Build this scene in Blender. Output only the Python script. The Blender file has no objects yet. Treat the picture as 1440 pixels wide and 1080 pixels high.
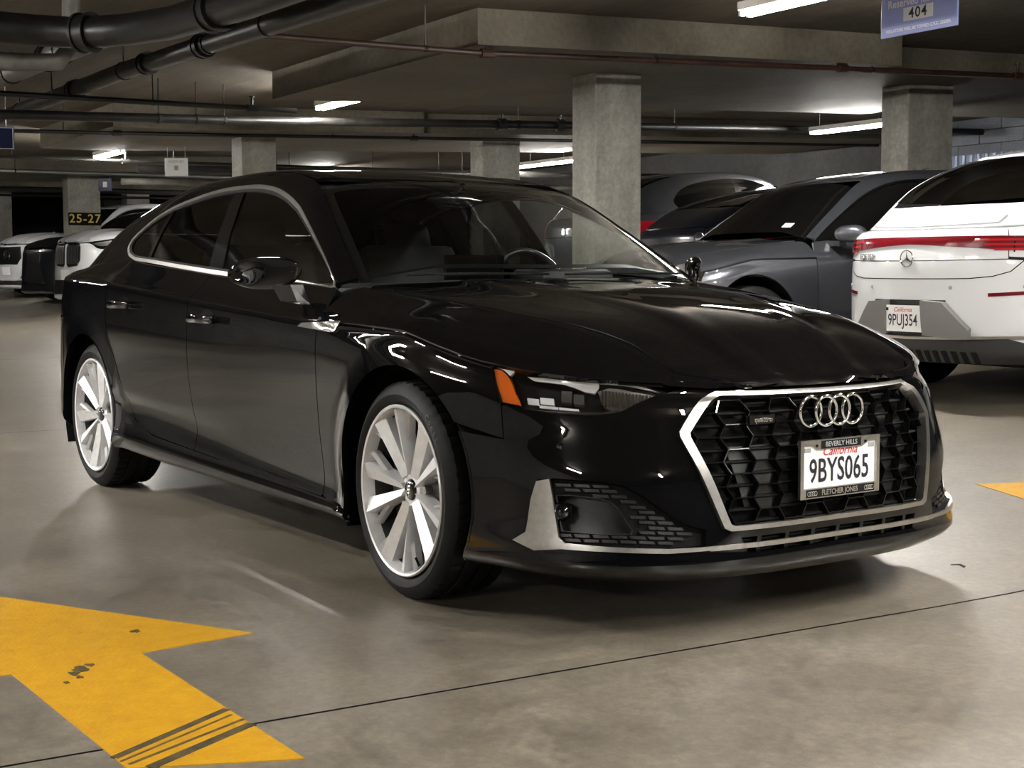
import bpy, bmesh, math, random
import numpy as np
from mathutils import Vector, Matrix
from mathutils.geometry import delaunay_2d_cdt

# ------------------------------------------------------------------ camera, world, exposure
SC = bpy.context.scene
COL = SC.collection
ROT = math.radians(3.4)            # heading of the black car against the column grid
FPX = 2050.0
CAM_CAR = (3.7498, -3.07, 0.9883); YAW = 2.5405; PITCH = -0.0783; ROLL = -0.0026   # in the black car's frame
def rz(v, a=ROT):
    c, s = math.cos(a), math.sin(a)
    return (c*v[0]-s*v[1], s*v[0]+c*v[1], v[2])
_fw = np.array([math.cos(YAW)*math.cos(PITCH), math.sin(YAW)*math.cos(PITCH), math.sin(PITCH)])
_rt = np.array([math.sin(YAW), -math.cos(YAW), 0.0]); _up = np.cross(_rt, _fw)
_r2 = _rt*math.cos(ROLL)+_up*math.sin(ROLL); _u2 = _up*math.cos(ROLL)-_rt*math.sin(ROLL)
_C = np.array(CAM_CAR)
cd = bpy.data.cameras.new('camera'); cam = bpy.data.objects.new('camera', cd); COL.objects.link(cam)
cd.sensor_width = 36.0; cd.lens = FPX/1440.0*36.0; cd.clip_start = 0.05; cd.clip_end = 200
_R = Matrix([rz(_r2), rz(_u2), rz(-_fw)]).transposed()
cam.matrix_world = Matrix.Translation(rz(CAM_CAR)) @ _R.to_4x4()
SC.camera = cam
SC.view_settings.view_transform = 'Standard'; SC.view_settings.look = 'None'
SC.view_settings.gamma = 1.0; SC.view_settings.use_curve_mapping = False
SC.view_settings.exposure = 1.85
w = bpy.data.worlds.new('world'); SC.world = w; w.use_nodes = True
w.node_tree.nodes['Background'].inputs[0].default_value = (0.55, 0.6, 0.7, 1)
w.node_tree.nodes['Background'].inputs[1].default_value = 0.012
try:
    SC.cycles.max_bounces = 8; SC.cycles.sample_clamp_indirect = 6.0; SC.cycles.caustics_reflective = False; SC.cycles.caustics_refractive = False
except Exception: pass

# ------------------------------------------------------------------ materials
def new_mat(name):
    m = bpy.data.materials.new(name); m.use_nodes = True
    nt = m.node_tree; b = nt.nodes['Principled BSDF']
    return m, nt, b
def simple(name, col, rough=0.5, metal=0.0, coat=0.0, spec=0.5, coat_rough=0.02):
    m, nt, b = new_mat(name)
    b.inputs['Base Color'].default_value = (*col, 1); b.inputs['Roughness'].default_value = rough
    b.inputs['Metallic'].default_value = metal; b.inputs['Coat Weight'].default_value = coat
    b.inputs['Coat Roughness'].default_value = coat_rough; b.inputs['Specular IOR Level'].default_value = spec
    if coat == 1.0: b.inputs['Coat IOR'].default_value = 1.55
    return m
def noisy(name, c1, c2, scale=8.0, detail=6.0, rough=(0.5, 0.7), bump=0.1, bscale=None, stretch=(1, 1, 1), metal=0.0, spec=0.5, ramp=(0.35, 0.65), bdist=0.01):
    """two-tone procedural surface with noise-driven colour, gloss and fine relief"""
    m, nt, b = new_mat(name); N = nt.nodes; L = nt.links
    tc = N.new('ShaderNodeTexCoord'); mp = N.new('ShaderNodeMapping'); mp.inputs['Scale'].default_value = stretch
    L.new(tc.outputs['Object'], mp.inputs[0])
    n = N.new('ShaderNodeTexNoise'); n.inputs['Scale'].default_value = scale; n.inputs['Detail'].default_value = detail; n.inputs['Roughness'].default_value = 0.6
    L.new(mp.outputs[0], n.inputs['Vector'])
    r = N.new('ShaderNodeValToRGB'); r.color_ramp.elements[0].position = ramp[0]; r.color_ramp.elements[1].position = ramp[1]
    r.color_ramp.elements[0].color = (*c1, 1); r.color_ramp.elements[1].color = (*c2, 1)
    L.new(n.outputs['Fac'], r.inputs[0]); L.new(r.outputs[0], b.inputs['Base Color'])
    mr = N.new('ShaderNodeMapRange'); mr.inputs[3].default_value = rough[0]; mr.inputs[4].default_value = rough[1]
    L.new(n.outputs['Fac'], mr.inputs[0]); L.new(mr.outputs[0], b.inputs['Roughness'])
    if bump:
        n2 = N.new('ShaderNodeTexNoise'); n2.inputs['Scale'].default_value = bscale or scale*6; n2.inputs['Detail'].default_value = 4
        L.new(mp.outputs[0], n2.inputs['Vector'])
        bp = N.new('ShaderNodeBump'); bp.inputs['Strength'].default_value = bump; bp.inputs['Distance'].default_value = bdist
        L.new(n2.outputs['Fac'], bp.inputs['Height']); L.new(bp.outputs[0], b.inputs['Normal'])
    b.inputs['Metallic'].default_value = metal; b.inputs['Specular IOR Level'].default_value = spec
    return m
def emit(name, col, strength):
    m, nt, b = new_mat(name)
    b.inputs['Base Color'].default_value = (*col, 1); b.inputs['Emission Color'].default_value = (*col, 1); b.inputs['Emission Strength'].default_value = strength
    return m
def glass(name, col, tint=0.9, rough=0.0):
    """thin tinted glass: clear pass-through with a mirror coat"""
    m, nt, b = new_mat(name); N = nt.nodes; L = nt.links
    N.remove(b); out = N['Material Output']
    tr = N.new('ShaderNodeBsdfTransparent'); tr.inputs[0].default_value = (*col, 1)
    gl = N.new('ShaderNodeBsdfGlossy'); gl.inputs['Roughness'].default_value = rough; gl.inputs[0].default_value = (tint, tint, tint, 1)
    lw = N.new('ShaderNodeLayerWeight'); pw = N.new('ShaderNodeMath'); pw.operation = 'POWER'; pw.inputs[1].default_value = 5.0; L.new(lw.outputs['Facing'], pw.inputs[0])
    fr = N.new('ShaderNodeMath'); fr.operation = 'MULTIPLY_ADD'; fr.inputs[1].default_value = 0.94; fr.inputs[2].default_value = 0.06; L.new(pw.outputs[0], fr.inputs[0]); lw.inputs[0].default_value = 0.5
    mx = N.new('ShaderNodeMixShader'); L.new(fr.outputs[0], mx.inputs[0]); L.new(tr.outputs[0], mx.inputs[1]); L.new(gl.outputs[0], mx.inputs[2])
    L.new(mx.outputs[0], out.inputs['Surface'])
    return m

M = {}
def paint(key, col, rough=0.35, metal=0.0, coat_rough=0.015, spec=0.5):
    M[key] = simple(key, col, rough, metal, 1.0, spec, coat_rough)
paint('black_paint', (0.0025, 0.0025, 0.003), 0.4, 0.0, 0.0, 0.0)
paint('grey_paint', (0.05, 0.053, 0.062), 0.32, 0.55, 0.03)
paint('white_paint', (0.62, 0.63, 0.65), 0.35, 0.0, 0.05)
paint('navy_paint', (0.004, 0.005, 0.009), 0.3)
paint('silver_paint', (0.3, 0.3, 0.31), 0.3, 0.6)
M['gloss_black'] = simple('gloss_black', (0.003, 0.003, 0.003), 0.12, 0, 0.3)
M['satin_black'] = simple('satin_black', (0.006, 0.006, 0.0065), 0.38)
M['matte_black'] = simple('matte_black', (0.004, 0.004, 0.004), 0.8, spec=0.2)
M['plastic_grey'] = simple('plastic_grey', (0.02, 0.02, 0.021), 0.45)
M['rubber'] = noisy('rubber', (0.0035, 0.0035, 0.0035), (0.006, 0.006, 0.006), 40, 3, (0.55, 0.68), 0.15, 200, bdist=0.002, spec=0.15)
M['chrome'] = simple('chrome', (0.78, 0.78, 0.77), 0.09, 1.0)
M['satin_alu'] = noisy('satin_alu', (0.5, 0.49, 0.47), (0.58, 0.57, 0.55), 60, 3, (0.26, 0.36), 0.02, 300, metal=1.0, bdist=0.001)
M['alloy'] = noisy('alloy', (0.62, 0.62, 0.63), (0.72, 0.72, 0.73), 30, 3, (0.28, 0.38), 0.0, metal=0.35)
M['alloy_dark'] = simple('alloy_dark', (0.12, 0.12, 0.125), 0.45, 0.7)
M['rim_barrel'] = simple('rim_barrel', (0.05, 0.05, 0.052), 0.5, 0.6)
M['steel'] = simple('steel', (0.32, 0.31, 0.3), 0.38, 1.0)
M['glass_ws'] = glass('glass_ws', (0.74, 0.77, 0.75), 0.95)
M['glass_dark'] = glass('glass_dark', (0.10, 0.105, 0.10), 0.95)
M['glass_black'] = simple('glass_black', (0.003, 0.003, 0.003), 0.02, 0, 0, 0.6)
M['lens'] = glass('lens', (0.93, 0.94, 0.95), 0.95)
M['amber'] = simple('amber', (0.65, 0.12, 0.008), 0.22, 0, 0.6)
M['red_lens'] = simple('red_lens', (0.4, 0.008, 0.016), 0.18, 0, 0.8)
M['red_dark'] = simple('red_dark', (0.12, 0.004, 0.008), 0.2, 0, 0.8)
M['clear_white'] = simple('clear_white', (0.7, 0.7, 0.7), 0.2, 0, 0.5)
M['plate_white'] = simple('plate_white', (0.80, 0.80, 0.80), 0.4)
M['ink_navy'] = simple('ink_navy', (0.008, 0.01, 0.02), 0.5)
M['ink_red'] = simple('ink_red', (0.5, 0.03, 0.03), 0.5)
M['ink_grey'] = simple('ink_grey', (0.3, 0.31, 0.32), 0.5)
M['plastic_pod'] = simple('plastic_pod', (0.16, 0.155, 0.15), 0.45)
M['interior'] = noisy('interior', (0.010, 0.010, 0.011), (0.016, 0.016, 0.017), 50, 3, (0.6, 0.8), 0.1, 200, bdist=0.002)
M['tube'] = emit('tube', (1.0, 0.965, 0.90), 170.0)

# ------------------------------------------------------------------ mesh helpers
def mesh_obj(name, V, F, mat, parent=None, smooth=True, N=None, mat2=None, fm=None):
    me = bpy.data.meshes.new(name)
    me.from_pydata([tuple(map(float, v)) for v in V], [], [tuple(map(int, f)) for f in F])
    me.materials.append(mat)
    if mat2: me.materials.append(mat2)
    if fm is not None: me.polygons.foreach_set('material_index', list(fm))
    if smooth: me.polygons.foreach_set('use_smooth', [True]*len(me.polygons))
    me.update()
    if N is not None:
        try: me.normals_split_custom_set_from_vertices([tuple(map(float, n)) for n in N])
        except Exception as e: print('normals', name, e)
    o = bpy.data.objects.new(name, me); COL.objects.link(o)
    if parent is not None: o.parent = parent
    return o
def empty(name, loc=(0, 0, 0), rotz=0.0):
    o = bpy.data.objects.new(name, None); COL.objects.link(o)
    o.location = loc; o.rotation_euler = (0, 0, rotz); o.empty_display_size = 0.2
    return o
def tag(o, label, cat, group=None):
    o['label'] = label; o['category'] = cat
    if group: o['group'] = group
    return o
def structure(o): o['kind'] = 'structure'; return o
class MB:
    """collects several shapes into one mesh"""
    def __init__(s): s.v = []; s.f = []
    def add(s, V, F):
        b = len(s.v); s.v += [tuple(v) for v in V]; s.f += [tuple(i+b for i in f) for f in F]; return s
    def box(s, c, d, R=None):
        x, y, z = d[0]/2, d[1]/2, d[2]/2
        V = [Vector((sx*x, sy*y, sz*z)) for sx in (-1, 1) for sy in (-1, 1) for sz in (-1, 1)]
        if R is not None: V = [R @ v for v in V]
        return s.add([v+Vector(c) for v in V], [(0, 1, 3, 2), (4, 6, 7, 5), (0, 4, 5, 1), (2, 3, 7, 6), (0, 2, 6, 4), (1, 5, 7, 3)])
    def bevbox(s, c, d, bv=0.01, R=None):
        """box with chamfered edges (convex hull of 24 points)"""
        bm = bmesh.new(); bmesh.ops.create_cube(bm, size=1.0)
        for v in bm.verts: v.co = Vector((v.co.x*d[0], v.co.y*d[1], v.co.z*d[2]))
        bmesh.ops.bevel(bm, geom=list(bm.edges), offset=bv, segments=2, affect='EDGES', profile=0.5)
        V = [v.co.copy() for v in bm.verts]; bm.verts.index_update(); F = [[v.index for v in f.verts] for f in bm.faces]; bm.free()
        if R is not None: V = [R @ v for v in V]
        return s.add([v+Vector(c) for v in V], F)
    def tube(s, path, r, n=10, cap=True, radii=None):
        P = [Vector(p) for p in path]; V = []; F = []
        t0 = (P[1]-P[0]).normalized(); up = Vector((0, 0, 1)) if abs(t0.z) < 0.9 else Vector((1, 0, 0))
        nrm = t0.cross(up).normalized()
        for i, p in enumerate(P):
            t = (P[min(i+1, len(P)-1)]-P[max(i-1, 0)]).normalized()
            nrm = (nrm-t*nrm.dot(t)).normalized(); bi = t.cross(nrm)
            rr = radii[i] if radii else r
            for k in range(n):
                a = 2*math.pi*k/n; V.append(p+(nrm*math.cos(a)+bi*math.sin(a))*rr)
        for i in range(len(P)-1):
            for k in range(n):
                a = i*n+k; b = i*n+(k+1) % n; F.append((a, b, b+n, a+n))
        if cap: F.append(tuple(range(n-1, -1, -1))); F.append(tuple(len(V)-n+k for k in range(n)))
        return s.add(V, F)
    def lathe(s, prof, n=48, c=(0, 0, 0), axis='y', closed=False):
        """prof: (radius, offset along the axis)"""
        V = []; F = []; m = len(prof)
        for i in range(n):
            a = 2*math.pi*i/n; ca, sa = math.cos(a), math.sin(a)
            for r, h in prof:
                p = {'y': (r*ca, h, r*sa), 'x': (h, r*ca, r*sa), 'z': (r*ca, r*sa, h)}[axis]
                V.append((p[0]+c[0], p[1]+c[1], p[2]+c[2]))
        for i in range(n):
            j = (i+1) % n
            for k in range(m if closed else m-1):
                k2 = (k+1) % m; F.append((i*m+k, i*m+k2, j*m+k2, j*m+k))
        return s.add(V, F)
    def prism(s, poly, z0, z1, M4=None):
        """2D polygon extruded from z0 to z1, placed by M4"""
        n = len(poly); V = [Vector((p[0], p[1], z0)) for p in poly]+[Vector((p[0], p[1], z1)) for p in poly]
        if M4 is not None: V = [M4 @ v for v in V]
        F = [tuple(range(n-1, -1, -1)), tuple(range(n, 2*n))]+[(i, (i+1) % n, (i+1) % n+n, i+n) for i in range(n)]
        return s.add(V, F)
    def build(s, name, mat, parent=None, smooth=False, fix=True, angle=40):
        o = mesh_obj(name, s.v, s.f, mat, parent, smooth)
        if fix:
            bm = bmesh.new(); bm.from_mesh(o.data); bmesh.ops.recalc_face_normals(bm, faces=bm.faces); bm.to_mesh(o.data); bm.free()
        if smooth: smooth_angle(o.data, angle)
        return o
def smooth_angle(me, deg):
    bm = bmesh.new(); bm.from_mesh(me); c = math.radians(deg)
    for e in bm.edges:
        e.smooth = not (len(e.link_faces) == 2 and e.calc_face_angle(0) > c)
    for f in bm.faces: f.smooth = True
    bm.to_mesh(me); bm.free()
def text_mesh(txt, size, mat, parent, M4, name='lettering', bold=0.0, align='CENTER', extrude=0.0, xs=1.0, spacing=1.0, shear=0.0):
    c = bpy.data.curves.new(name, 'FONT'); c.body = txt; c.size = size; c.align_x = align; c.align_y = 'CENTER'; c.offset = bold; c.extrude = extrude
    c.space_character = spacing; c.resolution_u = 3; c.shear = shear
    t = bpy.data.objects.new('t', c); COL.objects.link(t)
    dg = bpy.context.evaluated_depsgraph_get(); me = bpy.data.meshes.new_from_object(t.evaluated_get(dg))
    bpy.data.objects.remove(t)
    me.transform(M4 @ Matrix.Diagonal((xs, 1, 1, 1)))
    me.materials.clear(); me.materials.append(mat); me.name = name
    o = bpy.data.objects.new(name, me); COL.objects.link(o); o.parent = parent
    return o
def frame(o, xdir, ydir):
    """matrix with columns xdir, ydir, x cross y, origin o"""
    x = Vector(xdir).normalized(); z = x.cross(Vector(ydir)).normalized(); y = z.cross(x)
    m = Matrix.Identity(4)
    for i in range(3): m[i][0] = x[i]; m[i][1] = y[i]; m[i][2] = z[i]; m[i][3] = o[i]
    return m

# ------------------------------------------------------------------ smooth surfaces
def herm(xk, yk, xq, mono=False):
    """nonuniform cubic Hermite; yk (n,) or (n,d)"""
    xk = np.asarray(xk, float); yk = np.asarray(yk, float); xq = np.clip(np.asarray(xq, float), xk[0], xk[-1])
    one = yk.ndim == 1
    if one: yk = yk[:, None]
    h = np.diff(xk)[:, None]; d = np.diff(yk, axis=0)/h
    m = np.zeros_like(yk); m[0] = d[0]; m[-1] = d[-1]
    if len(xk) > 2: m[1:-1] = (d[:-1]*h[1:]+d[1:]*h[:-1])/(h[:-1]+h[1:])
    if mono and len(xk) > 2:
        s = np.sign(d[:-1]) != np.sign(d[1:]); m[1:-1][s] = 0
        lim = 3*np.minimum(np.abs(d[:-1]), np.abs(d[1:])); m[1:-1] = np.sign(m[1:-1])*np.minimum(np.abs(m[1:-1]), lim)
    i = np.clip(np.searchsorted(xk, xq, side='right')-1, 0, len(xk)-2)
    hh = h[i]; t = ((xq-xk[i])[:, None])/hh
    y = (2*t**3-3*t**2+1)*yk[i]+(t**3-2*t**2+t)*hh*m[i]+(-2*t**3+3*t**2)*yk[i+1]+(t**3-t**2)*hh*m[i+1]
    return y[:, 0] if one else y
def kv(d):
    ks = sorted(d); return np.array(ks, float), np.array([d[k] for k in ks], float)

class RowSheet:
    """surface through a stack of longitudinal rows. rows: (K, nU, 3) on grid ug; kn: row parameter"""
    def __init__(s, ug, rows, kn, mirror_u=False, mirror_v=False):
        s.ug = np.asarray(ug); s.rows = np.asarray(rows); s.kn = np.asarray(kn, float); s.mu = mirror_u; s.mv = mirror_v
        K = len(s.kn); h = np.diff(s.kn)[:, None, None]; d = np.diff(s.rows, axis=0)/h
        m = np.zeros_like(s.rows); m[0] = d[0]; m[-1] = d[-1]
        if K > 2: m[1:-1] = (d[:-1]*h[1:]+d[1:]*h[:-1])/(h[:-1]+h[1:])
        if mirror_v: m[-1] = d[-1]*np.array([0, 1, 0])   # level tangent on the centreline
        s.m = m
    def __call__(s, u, v):
        u = np.atleast_1d(np.asarray(u, float)); v = np.atleast_1d(np.asarray(v, float))
        fl = np.ones(len(u))
        if s.mu: fl = np.where(u < 0, -1.0, 1.0); u = np.abs(u)
        if s.mv: c = s.kn[-1]; g = v > c; fl = np.where(g, -1.0, 1.0); v = np.where(g, 2*c-v, v)
        u = np.clip(u, s.ug[0], s.ug[-1]); v = np.clip(v, s.kn[0], s.kn[-1])
        i = np.clip(np.searchsorted(s.ug, u, side='right')-1, 0, len(s.ug)-2); a = ((u-s.ug[i])/(s.ug[i+1]-s.ug[i]))[:, None]
        k = np.clip(np.searchsorted(s.kn, v, side='right')-1, 0, len(s.kn)-2); h = (s.kn[k+1]-s.kn[k])[:, None]; t = (v-s.kn[k])[:, None]/h
        def g(A, kk): return A[kk, i]*(1-a)+A[kk, i+1]*a
        P = (2*t**3-3*t**2+1)*g(s.rows, k)+(t**3-2*t**2+t)*h*g(s.m, k)+(-2*t**3+3*t**2)*g(s.rows, k+1)+(t**3-t**2)*h*g(s.m, k+1)
        P = P.copy(); P[:, 1] *= fl
        return P
def normals(sh, u, v, eu=2e-3, ev=2e-3, ref=None):
    u = np.asarray(u, float); v = np.asarray(v, float)
    a = sh(u+eu, v)-sh(u-eu, v); b = sh(u, v+ev)-sh(u, v-ev)
    n = np.cross(a, b); l = np.linalg.norm(n, axis=1, keepdims=True); n = n/np.maximum(l, 1e-12)
    return n
def outward(P, n, c):
    s = np.sum(n*(P-np.asarray(c)), axis=1) < 0
    n = n.copy(); n[s] *= -1
    return n
def vxz(P): return P[:, [0, 2]]
def vyz(P): return P[:, [1, 2]]
def vxy(P): return P[:, [0, 1]]
def vpx(P):
    D = P-_C; d = D@_fw
    return np.stack([720+FPX*(D@_r2)/d, 540-FPX*(D@_u2)/d], 1)/1000.0
def invert(sh, pts, view, ur, vr, n=(240, 90)):
    pts = np.asarray(pts, float)
    if view is vpx: pts = pts/1000.0
    uu, vv = np.meshgrid(np.linspace(*ur, n[0]), np.linspace(*vr, n[1]), indexing='ij'); uu = uu.ravel(); vv = vv.ravel()
    Q = view(sh(uu, vv))
    out = []
    for p in pts:
        j = np.argmin(((Q-p)**2).sum(1)); out.append((uu[j], vv[j]))
    out = np.array(out); U = out[:, 0]; V = out[:, 1]
    du = (ur[1]-ur[0])*1e-3; dv = (vr[1]-vr[0])*1e-3
    for it in range(8):
        f = view(sh(U, V)); r = pts-f
        a = (view(sh(U+du, V))-view(sh(U-du, V)))/(2*du); b = (view(sh(U, V+dv))-view(sh(U, V-dv)))/(2*dv)
        det = a[:, 0]*b[:, 1]-a[:, 1]*b[:, 0]; det = np.where(np.abs(det) < 1e-9, 1e-9, det)
        su = (r[:, 0]*b[:, 1]-r[:, 1]*b[:, 0])/det; sv = (a[:, 0]*r[:, 1]-a[:, 1]*r[:, 0])/det
        U = np.clip(U+np.clip(su, -20*du, 20*du), *ur); V = np.clip(V+np.clip(sv, -20*dv, 20*dv), *vr)
    return np.stack([U, V], 1)
def curve(pts, n=6):
    pts = np.asarray(pts, float)
    if len(pts) < 3: return pts
    t = np.r_[0, np.cumsum(np.linalg.norm(np.diff(pts, axis=0), axis=1))]
    tq = np.concatenate([np.linspace(t[i], t[i+1], n, endpoint=False) for i in range(len(t)-1)]+[[t[-1]]])
    return herm(t, pts, tq)
def inpoly(p, poly):
    x, y = p[:, 0], p[:, 1]; c = np.zeros(len(p), bool); n = len(poly)
    for i in range(n):
        x1, y1 = poly[i]; x2, y2 = poly[(i+1) % n]
        if y1 == y2: continue
        k = ((y1 > y) != (y2 > y)) & (x < (x2-x1)*(y-y1)/(y2-y1)+x1); c ^= k
    return c
def dseg(p, poly):
    a = poly; b = np.roll(poly, -1, axis=0); best = np.full(len(p), 1e9)
    for i in range(len(a)):
        ab = b[i]-a[i]; L = ab@ab
        if L < 1e-18: continue
        t = np.clip(((p-a[i])@ab)/L, 0, 1); q = a[i]+t[:, None]*ab; best = np.minimum(best, np.hypot(*(p-q).T))
    return best
def offset_poly(p, d):
    """move a closed polygon inward by d"""
    n = len(p); A = 0.5*np.sum(p[:, 0]*np.roll(p[:, 1], -1)-np.roll(p[:, 0], -1)*p[:, 1]); s = 1 if A > 0 else -1
    e = np.roll(p, -1, axis=0)-p; e /= np.maximum(np.linalg.norm(e, axis=1, keepdims=True), 1e-12)
    nr = np.stack([-e[:, 1], e[:, 0]], 1)*s; m = nr+np.roll(nr, 1, axis=0); l = np.maximum((m*m).sum(1, keepdims=True)/2, 0.25)
    return p+m/l*d
def dedupe(p, eps=1e-5):
    keep = [0]
    for i in range(1, len(p)):
        if np.hypot(*(p[i]-p[keep[-1]])) > eps: keep.append(i)
    if np.hypot(*(p[keep[-1]]-p[keep[0]])) <= eps and len(keep) > 3: keep.pop()
    return p[keep]
def patch(sh, outer, holes=(), h=0.03, gap=0.0, depth=0.0, lift=0.0, cen=(-1.4, 0, 0.5)):
    """mesh of the part of a surface inside a uv polygon: returns V, N, F; depth adds a returned edge, lift moves it off the surface"""
    outer = dedupe(np.asarray(outer, float)); c = outer.mean(0)[None]
    mid = (outer.min(0)+outer.max(0))/2
    su = np.linalg.norm(sh(mid[:1]+1e-3, mid[1:])-sh(mid[:1]-1e-3, mid[1:]))/2e-3; sv = np.linalg.norm(sh(mid[:1], mid[1:]+1e-3)-sh(mid[:1], mid[1:]-1e-3))/2e-3
    S = np.array([max(su, 1e-3), max(sv, 1e-3)])
    loops = [outer*S]+[dedupe(np.asarray(q, float))*S for q in holes]
    if gap: loops = [offset_poly(loops[0], gap)]+[offset_poly(q, -gap) for q in loops[1:]]
    def dens(q):
        out = []
        for i in range(len(q)):
            a, b = q[i], q[(i+1) % len(q)]; k = max(1, int(math.ceil(np.hypot(*(b-a))/h)))
            out += [a+(b-a)*j/k for j in range(k)]
        return np.array(out)
    loops = [dens(q) for q in loops]
    lo = loops[0].min(0); hi = loops[0].max(0)
    gx, gy = np.meshgrid(np.arange(lo[0]+h/2, hi[0], h), np.arange(lo[1]+h/2, hi[1], h)); g = np.stack([gx.ravel(), gy.ravel()], 1)
    if len(g):
        k = inpoly(g, loops[0]) & (dseg(g, loops[0]) > 0.4*h)
        for q in loops[1:]: k &= ~inpoly(g, q) & (dseg(g, q) > 0.4*h)
        g = g[k]
    pts = []; ed = []
    for q in loops:
        b = len(pts); pts += [tuple(x) for x in q]; ed += [(b+i, b+(i+1) % len(q)) for i in range(len(q))]
    nb = len(pts); pts += [tuple(x) for x in g]
    r = delaunay_2d_cdt([Vector((float(p[0]), float(p[1]))) for p in pts], ed, [], 0, 1e-6)
    P2 = np.array([tuple(p) for p in r[0]]); F = [tuple(f) for f in r[2]]
    ce = np.array([P2[list(f)].mean(0) for f in F]); k = inpoly(ce, loops[0])
    for q in loops[1:]: k &= ~inpoly(ce, q)
    F = [f for f, kk in zip(F, k) if kk]
    uv = P2/S; P = sh(uv[:, 0], uv[:, 1]); N = outward(P, normals(sh, uv[:, 0], uv[:, 1]), cen)
    P = P+N*lift
    # orient
    F2 = []
    for f in F:
        fn = np.cross(P[f[1]]-P[f[0]], P[f[2]]-P[f[0]])
        F2.append(f if fn@N[f[0]] > 0 else f[::-1])
    V = [*P]; NN = [*N]; F = F2
    if depth:
        cnt = {}
        for f in F:
            for i in range(3):
                a, b = f[i], f[(i+1) % 3]; cnt[(a, b)] = 1
        for (a, b) in list(cnt):
            if (b, a) in cnt: continue
            t = P[b]-P[a]; l = np.linalg.norm(t)
            if l < 1e-9: continue
            on = np.cross(t/l, N[a]); k = len(V)
            V += [P[a], P[b], P[b]-N[b]*depth, P[a]-N[a]*depth]; NN += [on]*4; F.append((k+1, k, k+3, k+2))
    return np.array(V), np.array(NN), F
def join(parts):
    V = []; N = []; F = []
    for v, n, f in parts:
        b = len(V); V += list(v); N += list(n); F += [tuple(i+b for i in q) for q in f]
    return np.array(V), np.array(N), F
def mir(p):
    v, n, f = p; v = v.copy(); n = n.copy(); v[:, 1] *= -1; n[:, 1] *= -1
    return v, n, [q[::-1] for q in f]
def panel(name, parts, mat, parent, mirror=False):
    if isinstance(parts, tuple): parts = [parts]
    J = join(parts); o = mesh_obj(name, J[0], J[2], mat, parent, True, J[1])
    if mirror:
        K = mir(J); mesh_obj(name, K[0], K[2], mat, parent, True, K[1])
    return o
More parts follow.
